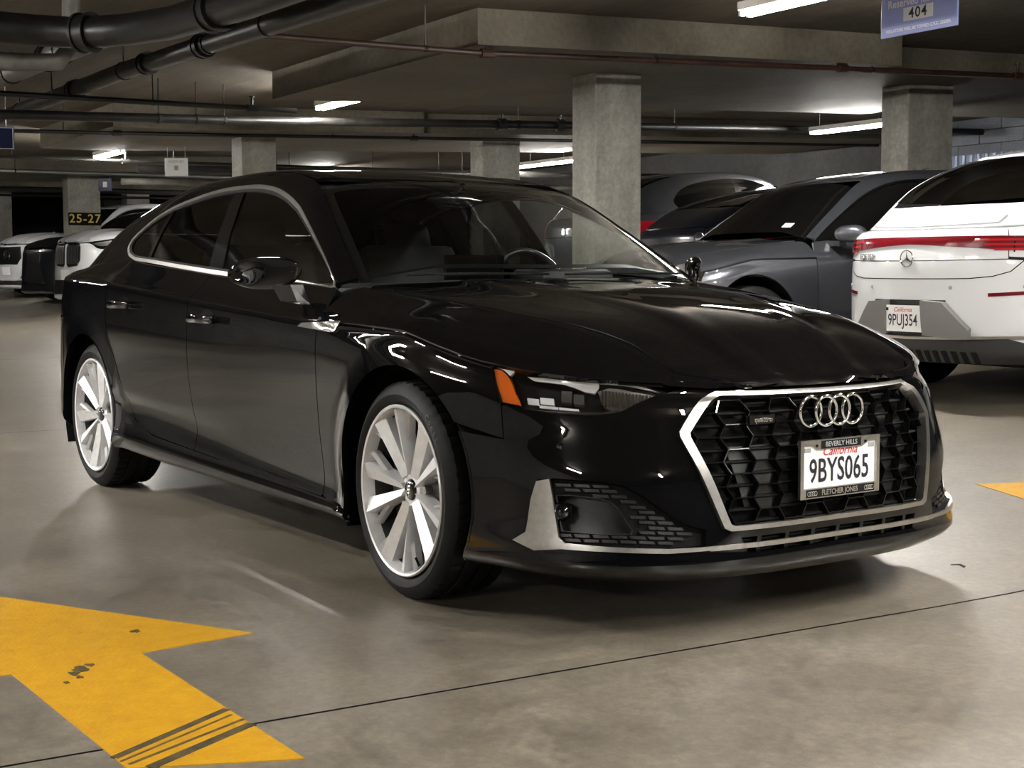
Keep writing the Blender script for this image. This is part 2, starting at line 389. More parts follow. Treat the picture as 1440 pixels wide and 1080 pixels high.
# ------------------------------------------------------------------ the garage (world axes = column grid)
rnd = random.Random(5)
_fy, _fz = [-60, .4, 1.0, 1.6, 3.5, 5.0, 9.0, 15.0, 60.0], [0, 0, .01, .045, .18, .27, .40, .50, .60]
def zf(x, y):
    return float(herm(_fy, _fz, [y], True)[0]) + (0.017*max(0.0, -x-6.5) if x < -6.5 else 0.0)*min(1, max(0, (y+4)/3))
def zc(y): return 2.80+0.033*max(0.0, y-2.3)
def concrete(name, c1, c2, scale, rough, board=None, bump=.25, spec=.5, mottle=False):
    """stained concrete: blotches, fine grain, optional form-board lines"""
    m, nt, b = new_mat(name); N = nt.nodes; L = nt.links
    tc = N.new('ShaderNodeTexCoord'); src = tc.outputs['Object']
    n1 = N.new('ShaderNodeTexNoise'); n1.inputs['Scale'].default_value = scale; n1.inputs['Detail'].default_value = 9; n1.inputs['Roughness'].default_value = .62; n1.inputs['Distortion'].default_value = .1; L.new(src, n1.inputs['Vector'])
    r = N.new('ShaderNodeValToRGB'); e = r.color_ramp.elements; e[0].position = .30; e[1].position = .70; e[0].color = (*c1, 1); e[1].color = (*c2, 1); L.new(n1.outputs['Fac'], r.inputs[0])
    col = r.outputs[0]
    n3 = N.new('ShaderNodeTexNoise'); n3.inputs['Scale'].default_value = scale*14; n3.inputs['Detail'].default_value = 6; n3.inputs['Roughness'].default_value = .7; L.new(src, n3.inputs['Vector'])
    mx = N.new('ShaderNodeMix'); mx.data_type = 'RGBA'; mx.blend_type = 'OVERLAY'; mx.inputs[0].default_value = .6
    L.new(col, mx.inputs[6]); L.new(n3.outputs['Fac'], mx.inputs[7]); col = mx.outputs[2]
    hgt = n3.outputs['Fac']
    if board:
        mp = N.new('ShaderNodeMapping'); mp.inputs['Scale'].default_value = board; L.new(src, mp.inputs[0])
        wv = N.new('ShaderNodeTexNoise'); wv.inputs['Scale'].default_value = 1.0; wv.inputs['Detail'].default_value = 5; L.new(mp.outputs[0], wv.inputs['Vector'])
        m2 = N.new('ShaderNodeMix'); m2.data_type = 'RGBA'; m2.blend_type = 'OVERLAY'; m2.inputs[0].default_value = .6
        L.new(col, m2.inputs[6]); L.new(wv.outputs['Fac'], m2.inputs[7]); col = m2.outputs[2]
    if mottle:
        for sc_, lo, hi in ((4.5, .80, 1.12), (38.0, .68, 1.22), (130.0, .80, 1.15)):
            q_ = N.new('ShaderNodeTexNoise'); q_.inputs['Scale'].default_value = sc_; q_.inputs['Detail'].default_value = 5; q_.inputs['Roughness'].default_value = .65; L.new(src, q_.inputs['Vector'])
            g_ = N.new('ShaderNodeMapRange'); g_.inputs[1].default_value = .33; g_.inputs[2].default_value = .67; g_.inputs[3].default_value = lo; g_.inputs[4].default_value = hi; L.new(q_.outputs['Fac'], g_.inputs[0])
            x_ = N.new('ShaderNodeMix'); x_.data_type = 'RGBA'; x_.blend_type = 'MULTIPLY'; x_.inputs[0].default_value = 1.0; L.new(col, x_.inputs[6]); L.new(g_.outputs[0], x_.inputs[7]); col = x_.outputs[2]
        rr_ = N.new('ShaderNodeMapRange'); rr_.inputs[3].default_value = .27; rr_.inputs[4].default_value = .46; L.new(n3.outputs['Fac'], rr_.inputs[0]); L.new(rr_.outputs[0], b.inputs['Coat Roughness'])
    L.new(col, b.inputs['Base Color'])
    mr = N.new('ShaderNodeMapRange'); mr.inputs[1].default_value = .3; mr.inputs[2].default_value = .7; mr.inputs[3].default_value = rough[0]; mr.inputs[4].default_value = rough[1]; L.new(n1.outputs['Fac'], mr.inputs[0]); L.new(mr.outputs[0], b.inputs['Roughness'])
    bp_ = N.new('ShaderNodeBump'); bp_.inputs['Strength'].default_value = bump; bp_.inputs['Distance'].default_value = .01; L.new(hgt, bp_.inputs['Height']); L.new(bp_.outputs[0], b.inputs['Normal'])
    b.inputs['Specular IOR Level'].default_value = spec
    return m
M['floor'] = concrete('floor', (.122, .100, .069), (.222, .194, .150), 1.3, (.5, .6), None, .03, .5, True)
_b = M['floor'].node_tree.nodes['Principled BSDF']; _b.inputs['Coat Weight'].default_value = 1.0; _b.inputs['Coat Roughness'].default_value = .34; _b.inputs['Coat IOR'].default_value = 1.7
M['joint'] = simple('joint', (.03, .027, .022), .8)
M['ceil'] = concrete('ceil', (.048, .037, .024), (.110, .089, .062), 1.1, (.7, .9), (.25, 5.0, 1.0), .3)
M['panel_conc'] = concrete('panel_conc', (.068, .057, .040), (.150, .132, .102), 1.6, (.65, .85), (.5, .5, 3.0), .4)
M['column'] = concrete('column', (.21, .20, .175), (.40, .385, .345), 1.8, (.6, .8), (3.5, 3.5, .5), .4)
M['wall'] = concrete('wall', (.045, .045, .045), (.09, .09, .09), .8, (.7, .9), (1, 1, .4), .4)
M['painted'] = concrete('painted', (.17, .165, .155), (.26, .255, .24), 1.0, (.5, .7), None, .1)
M['block'] = concrete('block', (.13, .14, .17), (.22, .235, .27), 3.0, (.7, .9), None, .5)
M['pipe_black'] = noisy('pipe_black', (.004, .004, .004), (.011, .010, .009), 12, 4, (.32, .5), .1, 60, bdist=.003, spec=.35)
M['pipe_rust'] = noisy('pipe_rust', (.018, .008, .006), (.05, .02, .012), 8, 5, (.4, .6), .15, 60, bdist=.003)
M['pipe_grey'] = noisy('pipe_grey', (.06, .057, .05), (.13, .12, .105), 5, 5, (.4, .6), .1, 40, bdist=.003)
M['galv'] = simple('galv', (.35, .35, .34), .4, .9)
M['sign_blue'] = simple('sign_blue', (.33, .38, .74), .4)
M['sign_navy'] = simple('sign_navy', (.006, .014, .07), .35)
M['sign_white'] = simple('sign_white', (.82, .83, .85), .4)
M['yellow_text'] = simple('yellow_text', (.80, .62, .12), .5)
M['shutter'] = simple('shutter', (.22, .26, .36), .45, .3)

# floor: slabs with recessed joints
xj = [16, 7.2, .96, -5.28, -11.5, -17.8, -24.1, -30.4, -40]; yj = [-13, -4.6, 17.0]
gy = np.array(sorted(set([-13, -8, -4.6, -4, -2, 0, .4, .7, 1.0, 1.3, 1.6, 2.0, 2.6, 3.5, 4.2, 5.0, 6.0, 7.5, 9.0, 11, 13, 15, 17.0])))
def grid_sheet(x0, x1, ys, fz, nx):
    xs = np.linspace(x0, x1, nx); V = [(x, y, fz(x, y)) for x in xs for y in ys]; m = len(ys)
    return V, [(i*m+j, (i+1)*m+j, (i+1)*m+j+1, i*m+j+1) for i in range(nx-1) for j in range(m-1)]
V, F = grid_sheet(-40, 16, gy, lambda x, y: zf(x, y)-.012, 40)
floor = structure(mesh_obj('floor', V, F, M['joint'], None, True))
for i in range(len(xj)-1):
    for j in range(len(yj)-1):
        g = .005; ys = [yj[j]+g]+[y for y in gy if yj[j]+.1 < y < yj[j+1]-.1]+[yj[j+1]-g]
        V, F = grid_sheet(xj[i+1]+g, xj[i]-g, ys, zf, 9); n = len(V)
        mesh_obj('floor_slab', V, F, M['floor'], floor, True)
def decal(name, poly, z0, mat, parent=None, sub=6, lift=.002):
    """thin painted patch that follows the floor"""
    p = np.array(poly, float); out = []
    for i in range(len(p)):
        a, b = p[i], p[(i+1) % len(p)]
        out += [a+(b-a)*k/sub for k in range(sub)]
    P = out; n = len(P); V = [(q[0], q[1], zf(q[0], q[1])+lift) for q in P]+[(q[0], q[1], zf(q[0], q[1])-.001) for q in P]
    o = mesh_obj(name, V, [tuple(range(n))]+[(i, i+n, (i+1) % n+n, (i+1) % n) for i in range(n)], mat, parent, False)
    bm = bmesh.new(); bm.from_mesh(o.data); bmesh.ops.recalc_face_normals(bm, faces=bm.faces); bmesh.ops.triangulate(bm, faces=[f for f in bm.faces if len(f.verts) > 4]); bm.to_mesh(o.data); bm.free()
    return o
def yellow_mat():
    m, nt, b = new_mat('road_yellow'); N = nt.nodes; L = nt.links
    tc = N.new('ShaderNodeTexCoord'); n = N.new('ShaderNodeTexNoise'); n.inputs['Scale'].default_value = 16; n.inputs['Detail'].default_value = 10; n.inputs['Roughness'].default_value = .7; L.new(tc.outputs['Object'], n.inputs['Vector'])
    r = N.new('ShaderNodeValToRGB'); e = r.color_ramp.elements; e[0].position = .27; e[0].color = (.12, .09, .05, 1); e[1].position = .36; e[1].color = (.50, .245, .006, 1); k = e.new(.75); k.color = (.62, .34, .010, 1)
    L.new(n.outputs['Fac'], r.inputs[0]); L.new(r.outputs[0], b.inputs['Base Color']); b.inputs['Roughness'].default_value = .42
    n2 = N.new('ShaderNodeTexNoise'); n2.inputs['Scale'].default_value = 90; n2.inputs['Detail'].default_value = 5; L.new(tc.outputs['Object'], n2.inputs['Vector'])
    bp_ = N.new('ShaderNodeBump'); bp_.inputs['Strength'].default_value = .35; bp_.inputs['Distance'].default_value = .006; L.new(n2.outputs['Fac'], bp_.inputs['Height']); L.new(bp_.outputs[0], b.inputs['Normal'])
    return m
M['road_yellow'] = yellow_mat()
M['tyre_mark'] = noisy('tyre_mark', (.02, .017, .010), (.10, .07, .02), 30, 6, (.5, .7), .1)
arrow = tag(decal('floor_arrow', [(.205, -1.43), (.25, -1.755), (1.235, -1.715), (1.105, -2.04), (.28, -2.085), (.29, -2.42), (-.70, -1.975)], 0, M['road_yellow']), 'worn yellow direction arrow painted on the grey concrete floor', 'floor marking')
for a, b, w_ in (((.835, -1.735), (1.03, -2.045), .010), ((.965, -1.725), (1.125, -2.0), .013), ((.88, -1.74), (1.06, -2.04), .003), ((.925, -1.73), (1.085, -2.03), .004)):
    d = Vector((b[0]-a[0], b[1]-a[1])).normalized(); nn = Vector((-d.y, d.x))*w_
    decal('tyre_mark', [(a[0]+nn.x, a[1]+nn.y), (b[0]+nn.x, b[1]+nn.y), (b[0]-nn.x, b[1]-nn.y), (a[0]-nn.x, a[1]-nn.y)], 0, M['tyre_mark'], arrow, 3, .0032)
for cx, cy, rr_ in ((.325, -1.93, .030), (.36, -1.955, .024), (.40, -1.95, .016), (.30, -1.90, .018), (.02, -1.70, .022), (.43, -1.99, .012)):
    decal('paint_scuff', [(cx+rr_*rnd.uniform(.5, 1.3)*math.cos(a), cy+rr_*.6*rnd.uniform(.5, 1.3)*math.sin(a)) for a in np.linspace(0, 2*math.pi, 12, endpoint=False)], 0, M['tyre_mark'], arrow, 1, .003)
_l = Vector((1.02, .80)); lf = MB(); lf.v = [(-.03, -.006, .001), (.0, .004, .004), (.03, -.004, .001), (.028, .006, .006), (0, .012, .009), (-.03, .003, .004)]; lf.f = [(0, 1, 4, 5), (1, 2, 3, 4)]
lf = lf.build('dry_leaf', simple('dry_leaf', (.05, .035, .02), .8)); lf.location = (.62, .86, zf(.62, .86)+.003); tag(lf, 'tiny dry brown leaf scrap on the floor beside the front bumper', 'leaf')
tag(decal('floor_line', [(-.33, 2.02), (.03, 1.90), (.4, 1.95), (.4, 2.25), (-.1, 2.28)], 0, M['road_yellow'], None, 3), 'short yellow floor marking beside the white sedan', 'floor marking')

# ceiling with drop panels
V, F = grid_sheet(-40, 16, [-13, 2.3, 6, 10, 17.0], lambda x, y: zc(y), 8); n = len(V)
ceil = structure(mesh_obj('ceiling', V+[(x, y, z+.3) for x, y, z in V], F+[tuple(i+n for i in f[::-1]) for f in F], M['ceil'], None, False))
def drop_panel(x0, x1, y0, y1, th=.25):
    ys = [y0]+[y for y in (2.3,) if y0 < y < y1]+[y1]; mb = MB()
    for a, b in zip(ys[:-1], ys[1:]):
        v = [(x, y, z) for x in (x0, x1) for y, z in ((a, zc(a)+.02), (b, zc(b)+.02), (b, zc(b)-th), (a, zc(a)-th))]
        mb.add(v, [(0, 1, 2, 3), (7, 6, 5, 4), (3, 2, 6, 7), (0, 3, 7, 4), (1, 5, 6, 2)])
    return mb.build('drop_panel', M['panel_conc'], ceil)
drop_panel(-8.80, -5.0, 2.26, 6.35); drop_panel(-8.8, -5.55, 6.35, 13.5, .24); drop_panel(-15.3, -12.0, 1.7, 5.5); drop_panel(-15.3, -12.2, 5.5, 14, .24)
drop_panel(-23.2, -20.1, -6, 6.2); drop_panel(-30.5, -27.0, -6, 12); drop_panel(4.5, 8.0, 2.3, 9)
# columns
def column(x, y, wx, wy, label, group=None):
    z0 = zf(x, y)-.03; z1 = zc(y)-.20; r = .012
    mb = MB().bevbox((0, 0, (z1-z0)/2), (wx, wy, z1-z0), r)
    o = mb.build('column', M['column']); o.location = (x, y, z0); tag(o, label, 'column', group); return o
column(-6.33, 4.27, .35, .47, 'wide grey concrete column standing right behind the black fastback sedan')
column(-6.33, 7.94, .35, .61, 'bluish concrete column behind the dark grey sedan and white sedan')
column(-13.1, 3.73, .36, .44, 'concrete column rising beyond the rear door of the black fastback sedan')
column(-13.05, 7.12, .33, .58, 'concrete column just beside the distant ceiling tube over the windshield')
c25 = column(-20.95, 3.69, .34, .54, 'concrete column with black and yellow 25-27 plate beside white SUV')
for x, y in ((-27.6, 6.6), (-33, 7.6), (-27.6, 3.7), (-20.9, 8.3)): column(x, y, .4, .5, 'shadowy concrete column deep behind the parked white SUVs', 'far columns')
# number plate on the column
cz = .988+(379-306)*24.25/2050
pl = MB().box((0, 0, 0), (.012, .545, .21)); pl = pl.build('number_board', M['matte_black']); pl.location = (-20.77, 3.69, cz); tag(pl, 'black board with yellow numerals 25-27 fixed to a concrete column', 'sign')
text_mesh('25-27', .20, M['yellow_text'], pl, Matrix.Translation((.0075, 0, 0)) @ frame((0, 0, 0), (0, 1, 0), (0, 0, 1)), 'numerals', .002, xs=1.02, spacing=1.12)
# walls
def wall(name, a, b, z0, z1, th=.25, mat='wall'):
    a = Vector((*a, 0)); b = Vector((*b, 0)); d = b-a; mid = (a+b)/2
    return structure(MB().box((0, 0, 0), (d.length, th, z1-z0)).build(name, M[mat])), mid, math.atan2(d.y, d.x), (z0+z1)/2
def put(w):
    o, m_, an, z = w; o.location = (m_.x, m_.y, z); o.rotation_euler = (0, 0, an); return o
put(wall('wall_left', (-39.5, -13), (-39.5, 17), -.1, 4.0)); put(wall('wall_right', (15.5, -13), (15.5, 17), -.3, 3.6)); put(wall('wall_front', (-39.5, -10.6), (15.5, -10.6), -.3, 2.95, .25, 'painted'))
wb = put(wall('wall_back', (-39.5, 14.5), (15.5, 14.5), -.1, 3.5))
# concrete blocks near the visible end of the back wall
bmesh_ = None
for r_ in range(10):
    for c_ in range(9):
        zz = 1.30+r_*.203; xx = -12.4+c_*.81+(.405 if r_ % 2 else 0)
        if bmesh_ is None:
            o = MB().bevbox((0, 0, 0), (.80, .04, .193), .006).build('concrete_block', M['block']); bmesh_ = o.data
        else: o = bpy.data.objects.new('concrete_block', bmesh_); COL.objects.link(o)
        o.parent = wb; o.matrix_parent_inverse = Matrix.Identity(4)
        o.location = wb.matrix_basis.inverted() @ Vector((xx, 14.36, zz))
sh_ = structure(MB().box((0, 0, 0), (5.5, .05, 1.0)).build('door_1', M['shutter'])); sh_.location = (-9.6, 13.6, 2.1)
for k in range(40):
    o = MB().tube([(-2.7+k*.138, -.03, -.5), (-2.7+k*.138, -.03, .5)], .035, 6).build('shutter_rib', M['shutter'], sh_) if k == 0 else bpy.data.objects.new('shutter_rib', rb0)
    if k == 0: rb0 = o.data
    else: COL.objects.link(o); o.parent = sh_; o.location = (k*.138, 0, 0)
# fluorescent fixtures
def fixture(x, y, label, lit=True, group=None, drop=0.0, length=1.22):
    z = zc(y)-.005-drop; r = empty('tube_fixture', (x, y, z)); tag(r, label, 'ceiling light', group)
    MB().bevbox((0, 0, -.03), (length+.06, .12, .06), .01).build('fixture_body', M['sign_white'], r)
    if drop:
        for s in (-1, 1): MB().tube([(s*.5, 0, -.01), (s*.5, 0, drop+.01)], .006, 6).build('hanger_rod', M['galv'], r)
    for s in (-1, 1):
        MB().tube([(-length/2, s*.035, -.078), (length/2, s*.035, -.078)], .014, 10).build('fluorescent_tube', M['tube'], r)
        for e in (-1, 1): MB().box((e*(length/2+.012), s*.035, -.07), (.022, .03, .045)).build('lamp_socket', M['sign_white'], r)
    return r
fixture(-2.80, 3.33, 'fluorescent tube fixture on the ceiling beside the blue reserved sign', drop=.14)
fixture(-9.25, 3.20, 'fluorescent tube fixture behind the drop panel above the black fastback sedan', drop=.13)
fixture(-15.95, 2.77, 'fluorescent tube fixture above the column with the 25-27 board', drop=.18)
fixture(-9.2, 9.8, 'fluorescent tube fixture beside the bluish column behind the grey sedan', drop=.30)
fixture(-15.9, 9.75, 'fluorescent tube fixture low over the black roof next to the wide column', drop=.3, length=1.8)
for x, y in ((1.7, 2.7), (3.0, 1.1), (9.2, 3.33), (4.6, -.3), (-4.4, -3.6), (-12.2, -3.3), (9.0, -2.0), (5.0, -7.4), (-1.5, -4.3), (-5.6, -6.6), (-10, -7.4), (-16.4, -6), (-23, 9.0), (-23, 1.2)): fixture(x, y, 'bare fluorescent tube fixture added out of view to brighten floor and paint', group='added ceiling fixtures', drop=.06)  # unseen fixtures added to light the floor and give the black paint reflections
# pipes
def pipe(name, pts, r, mat, label, hang=(), coup=(), n=12, heads=()):
    P = [Vector(p) for p in pts]; o = empty(name, (P[0].x, P[0].y, P[0].z)); tag(o, label, 'pipe'); o0 = P[0]
    MB().tube([p-o0 for p in P], r, n).build('pipe_run', M[mat], o, True, angle=60)
    def at(t):
        k = min(int(t), len(P)-2); return P[k].lerp(P[k+1], t-k)-o0, (P[k+1]-P[k]).normalized()
    for t in hang:
        p, d = at(t); top = zc((p+o0).y)-o0.z
        for (xx0, xx1, yy0, yy1, th) in ((-15.3, -12, 1.7, 14, .25), (-8.8, -5, 2.26, 13.5, .25), (-23.2, -20.1, -6, 6.2, .25)):
            if xx0 <= (p+o0).x <= xx1 and yy0 <= (p+o0).y <= yy1: top -= th
        mb = MB().tube([p+Vector((0, 0, r*.8)), Vector((p.x, p.y, max(top, p.z+r+.02)+.01))], .007, 6); mb.tube([p-d*.012, p+d*.012], r*1.12, n); mb.build('pipe_hanger', M['pipe_black'], o)
    for t in coup:
        p, d = at(t); MB().tube([p-d*.05, p+d*.05], r*1.18, n).tube([p-d*.055, p-d*.035], r*1.3, n).tube([p+d*.035, p+d*.055], r*1.3, n).build('pipe_coupling', M['pipe_black'], o, True, angle=40)
    for t in heads:
        p, d = at(t); mb = MB().tube([p-d*.05, p+d*.05], r*1.5, 8).tube([p, p+Vector((0, 0, .10))], .013, 8); mb.tube([p+Vector((0, 0, .10)), p+Vector((0, 0, .112))], .028, 8); mb.build('sprinkler_head', M[mat], o)
    return o
pipe('drain_pipe', [(-13.5, .60, 2.63), (-7.69, .60, 2.58), (-3.44, .60, 2.47), (1, .60, 2.40), (13, .60, 2.40)], .068, 'pipe_black', 'thick black drain pipe running along the ceiling over the aisle', (.35, .98, 1.45, 1.7), (.72, 1.12, 1.42))
pipe('vent_duct', [(-5.7, -6, 2.56), (-5.78, -1.2, 2.53), (-5.75, -.6, 2.52), (-5.65, -.30, 2.51), (-5.35, -.08, 2.51), (-4.9, .06, 2.5), (-4.0, .19, 2.5), (-2.6, .30, 2.52), (-2.4, .31, 2.60), (-2.36, .31, 2.84)], .10, 'pipe_black', 'fat dark pipe bending beneath the ceiling at the far side', (1.5, 5.5), (3.1, 5.6), 20)
pipe('vent_duct', [(-6.12, -6, 2.37), (-6.16, -1.0, 2.36), (-6.10, -.55, 2.36), (-6.02, -.36, 2.37), (-6.0, -.28, 2.48), (-6.0, -.27, 2.83)], .06, 'pipe_grey', 'grey pipe tucked below the fat bending pipe', (1.2,), (), 14)
pipe('waste_pipe', [(-10.4, -.18, 2.62), (-7.05, .04, 2.64), (-6.1, .1, 2.64)], .085, 'pipe_grey', 'grey waste pipe slanting beneath the ceiling left of the drain pipe', (.5, .9), (.8,), 16)
def zs(y, z0): return z0+.033*max(0, y-2.3)
pipe('sprinkler_pipe', [(-5.1, .70, 2.50), (-5.1, 2.3, 2.505), (-5.1, 13.5, 2.92)], .022, 'pipe_rust', 'rusty red sprinkler pipe running across under the drop panel edge', (.75, 1.14, 1.34), (), 10, (1.008, 1.31, 1.5))
pipe('water_main', [(-9.5, -8, 2.34), (-9.5, 0, 2.36), (-9.9, 2.3, 2.46), (-10.4, 13.5, 2.90)], .045, 'pipe_black', 'long black water main crossing the ceiling behind the drop panel', (1.65, 1.82, 1.95, 2.3, 2.5), (), 12, (2.28, 2.35))
pipe('branch_pipe', [(-9.0, -8, 2.46), (-9.0, -.12, 2.485), (-9.03, 2.1, 2.485), (-9.05, 2.6, 2.485)], .026, 'pipe_black', 'thinner black branch pipe just above the water main', (1.2, 1.6), (), 10, (2.1,))
pipe('sprinkler_pipe', [(-12.45, -8, 2.47), (-12.45, .6, 2.49), (-12.45, 2.3, 2.53), (-11.9, 13, 2.80)], .022, 'pipe_black', 'black sprinkler pipe in front of the second drop panel', (1.4, 2.2), (), 10, (1.75, 2.3))
pipe('sprinkler_pipe', [(-15.9, -6, 2.48), (-15.9, 2.3, 2.47), (-15.9, 9, 2.5)], .022, 'pipe_black', 'dark sprinkler pipe passing the tube over the 25-27 column', (.9, 1.2), (), 10, (1.1,))
pipe('conduit', [(-19.95, -6, 2.56), (-19.95, 6, 2.56)], .03, 'galv', 'pale conduit along the lower edge of the far beam', (.7,), ())
pipe('water_main', [(-16.8, 3.4, 2.44), (-16.8, 14, 2.62)], .06, 'pipe_black', 'black pipe in the dark between the two distant columns', (.2, .35, .5), ())
pipe('water_main', [(-17.6, 3.4, 2.30), (-17.6, 14, 2.46)], .05, 'pipe_grey', 'lower grey pipe in the dark between the two distant columns', (.25, .5), ())
pipe('water_main', [(-24.5, -4, 2.5), (-24.5, 12, 2.55)], .05, 'pipe_black', 'dark pipe high behind the 25-27 column', (.3, .6), ())
pipe('sprinkler_pipe', [(-26, -4, 2.46), (-26, 12, 2.50)], .025, 'pipe_black', 'thin dark pipe low behind the 25-27 column', (.3, .6), ())
# signs
def hung_sign(name, c, w_, h_, yaw, mat, label, chains=True, th=.012):
    o = empty(name, c, yaw); tag(o, label, 'sign')
    MB().bevbox((0, 0, 0), (w_, th, h_), .004).build('sign_board', M[mat], o)
    if chains:
        top = zc(c[1])-c[2]
        for s in (-1, 1): MB().tube([(s*w_*.38, 0, h_/2-.01), (s*w_*.38, 0, top+.01)], .004, 6).build('sign_wire', M['galv'], o)
    return o
SF = Matrix.Translation((0, -.0075, 0)) @ frame((0, 0, 0), (1, 0, 0), (0, 0, 1))
s1 = hung_sign('reserved_sign', (-1.50, 2.86, 2.295), .52, .20, 0, 'sign_blue', 'pale blue hanging reserved sign with number 404 and white lettering')
MB().box((0, -.0072, .0), (.60, .001, .006)).build
text_mesh('Reserved for Suite', .056, M['sign_white'], s1, Matrix.Translation((0, 0, .064)) @ SF, 'lettering', .001)
MB().box((0, -.0068, .002), (.20, .002, .068)).build('number_patch', M['sign_white'], s1)
text_mesh('404', .075, M['ink_navy'], s1, Matrix.Translation((0, -.002, .002)) @ SF, 'number', .001, spacing=1.15)
text_mesh('VIOLATORS WILL BE TOWED C.V.C. 22658A', .0225, M['sign_white'], s1, Matrix.Translation((0, 0, -.072)) @ SF, 'lettering', .0008)
fx = math.radians(90-24)
s2 = hung_sign('notice_sign', (-14.6, 3.25, 2.32), .30, .235, math.radians(58), 'sign_white', 'small white square notice hanging beside the far light')
text_mesh('RESERVED', .045, M['ink_grey'], s2, Matrix.Translation((0, 0, .07)) @ SF, 'lettering'); MB().box((0, -.007, -.01), (.05, .002, .06)).build('notice_mark', M['ink_grey'], s2)
s3 = hung_sign('blue_sign', (-11.0, .12, 2.28), .62, .22, math.radians(75), 'sign_navy', 'dark blue hanging sign with thin white border at the aisle')
for dx, dz, ww, hh in ((0, .1, .6, .006), (0, -.1, .6, .006), (.297, 0, .006, .2), (-.297, 0, .006, .2)): MB().box((dx, -.007, dz), (ww, .002, hh)).build('sign_border', M['sign_white'], s3)
s4 = hung_sign('stall_sign', (-20.55, 3.98, 2.42), .22, .22, math.radians(60), 'sign_navy', 'little dark sign hung at the corner of the 25-27 column')
MB().box((0, -.007, 0), (.07, .002, .09)).build('notice_mark', M['sign_white'], s4)
# ------------------------------------------------------------------ the black sedan (own frame: x forward, y left, front axle at the origin)
WB = 2.824; TR = 0.33; X0F, X0R = 0.0, -2.9
UG = np.concatenate([np.linspace(0, 1, 160, endpoint=False), np.linspace(1, 2, 240, endpoint=False), np.linspace(2, 3, 120)])
def ux(x): return 1.0+(X0F-x)/(X0F-X0R)
_th = np.linspace(0, math.pi/2, 800)
def corner(a, b, n, q):
    """superellipse quarter from (a,0) to (0,b), sampled at arc fractions q"""
    x = a*np.cos(_th)**(2/n); y = b*np.sin(_th)**(2/n); x[-1] = 0; y[0] = 0
    s = np.r_[0, np.cumsum(np.hypot(np.diff(x), np.diff(y)))]; s /= s[-1]
    return np.interp(q, s, x), np.interp(q, s, y)
def wrap_row(xf, xr, nf, nr, W, Z):
    wx, wy = kv(W); zu, zz = kv(Z)
    z = herm(zu, zz, UG, True); x = np.zeros_like(UG); y = np.zeros_like(UG)
    a = UG < 1; b = (UG >= 1) & (UG < 2); c = UG >= 2
    x[b] = X0F+(X0R-X0F)*(UG[b]-1); y[b] = herm(wx, wy, x[b], True)
    xx, yy = corner(xf-X0F, herm(wx, wy, [X0F])[0], nf, UG[a]); x[a] = X0F+xx; y[a] = yy
    xx, yy = corner(X0R-xr, herm(wx, wy, [X0R])[0], nr, 3-UG[c]); x[c] = X0R-xx; y[c] = yy
    return np.stack([x, -y, z], 1)
def zk(f0, f5, s, r2, r3):
    """row heights: front centre, front corner, {x: z} along the side, rear corner, rear centre"""
    d = {0: f0, 0.5: f5}; d.update({ux(k): v for k, v in s.items()}); d.update({2.45: r2, 3: r3}); return d
W_hi = {0.3: .905, 0: .915, -.5: .909, -1.5: .9145, -2.4: .915, -2.9: .914}
CREASE_Z = {0: .668, .25: .671, .45: .682, .62: .705, .75: .733, .88: .772, ux(0): .806, ux(-.35): .818, ux(-.68): .825, ux(-1.07): .846, ux(-1.6): .877, ux(-2.13): .909, ux(-2.55): .935, ux(-2.9): .948, 2.45: .952, 3: .95}
r_c = wrap_row(.838, -3.845, 2.35, 2.6, {0: .893, -.5: .904, -1.5: .909, -2.4: .908, -2.9: .90}, CREASE_Z)
def above(row, din, up):
    r = row.copy(); r[:, 2] += up
    xy = r[:, :2]; t = np.gradient(xy, axis=0); t /= np.maximum(np.linalg.norm(t, axis=1, keepdims=True), 1e-9)
    nrm = np.stack([t[:, 1], -t[:, 0]], 1); s = np.sign(np.sum(nrm*(np.array([-1.5, 0])-xy), axis=1)); nrm *= s[:, None]
    r[:, :2] = xy+nrm*din
    return r
BELT_Z = {0: .69, .5: .70, ux(0): .835, ux(-.35): .90, ux(-.6): .929, ux(-1.45): .963, ux(-1.83): .988, ux(-2.42): 1.025, ux(-2.56): 1.036, ux(-2.9): 1.03, 2.25: 1.005, 2.5: .995, 3: .99}
r_belt = wrap_row(.76, -3.79, 2.3, 2.6, {0: .80, -.5: .806, -1.5: .808, -2.4: .802, -2.9: .785}, BELT_Z)
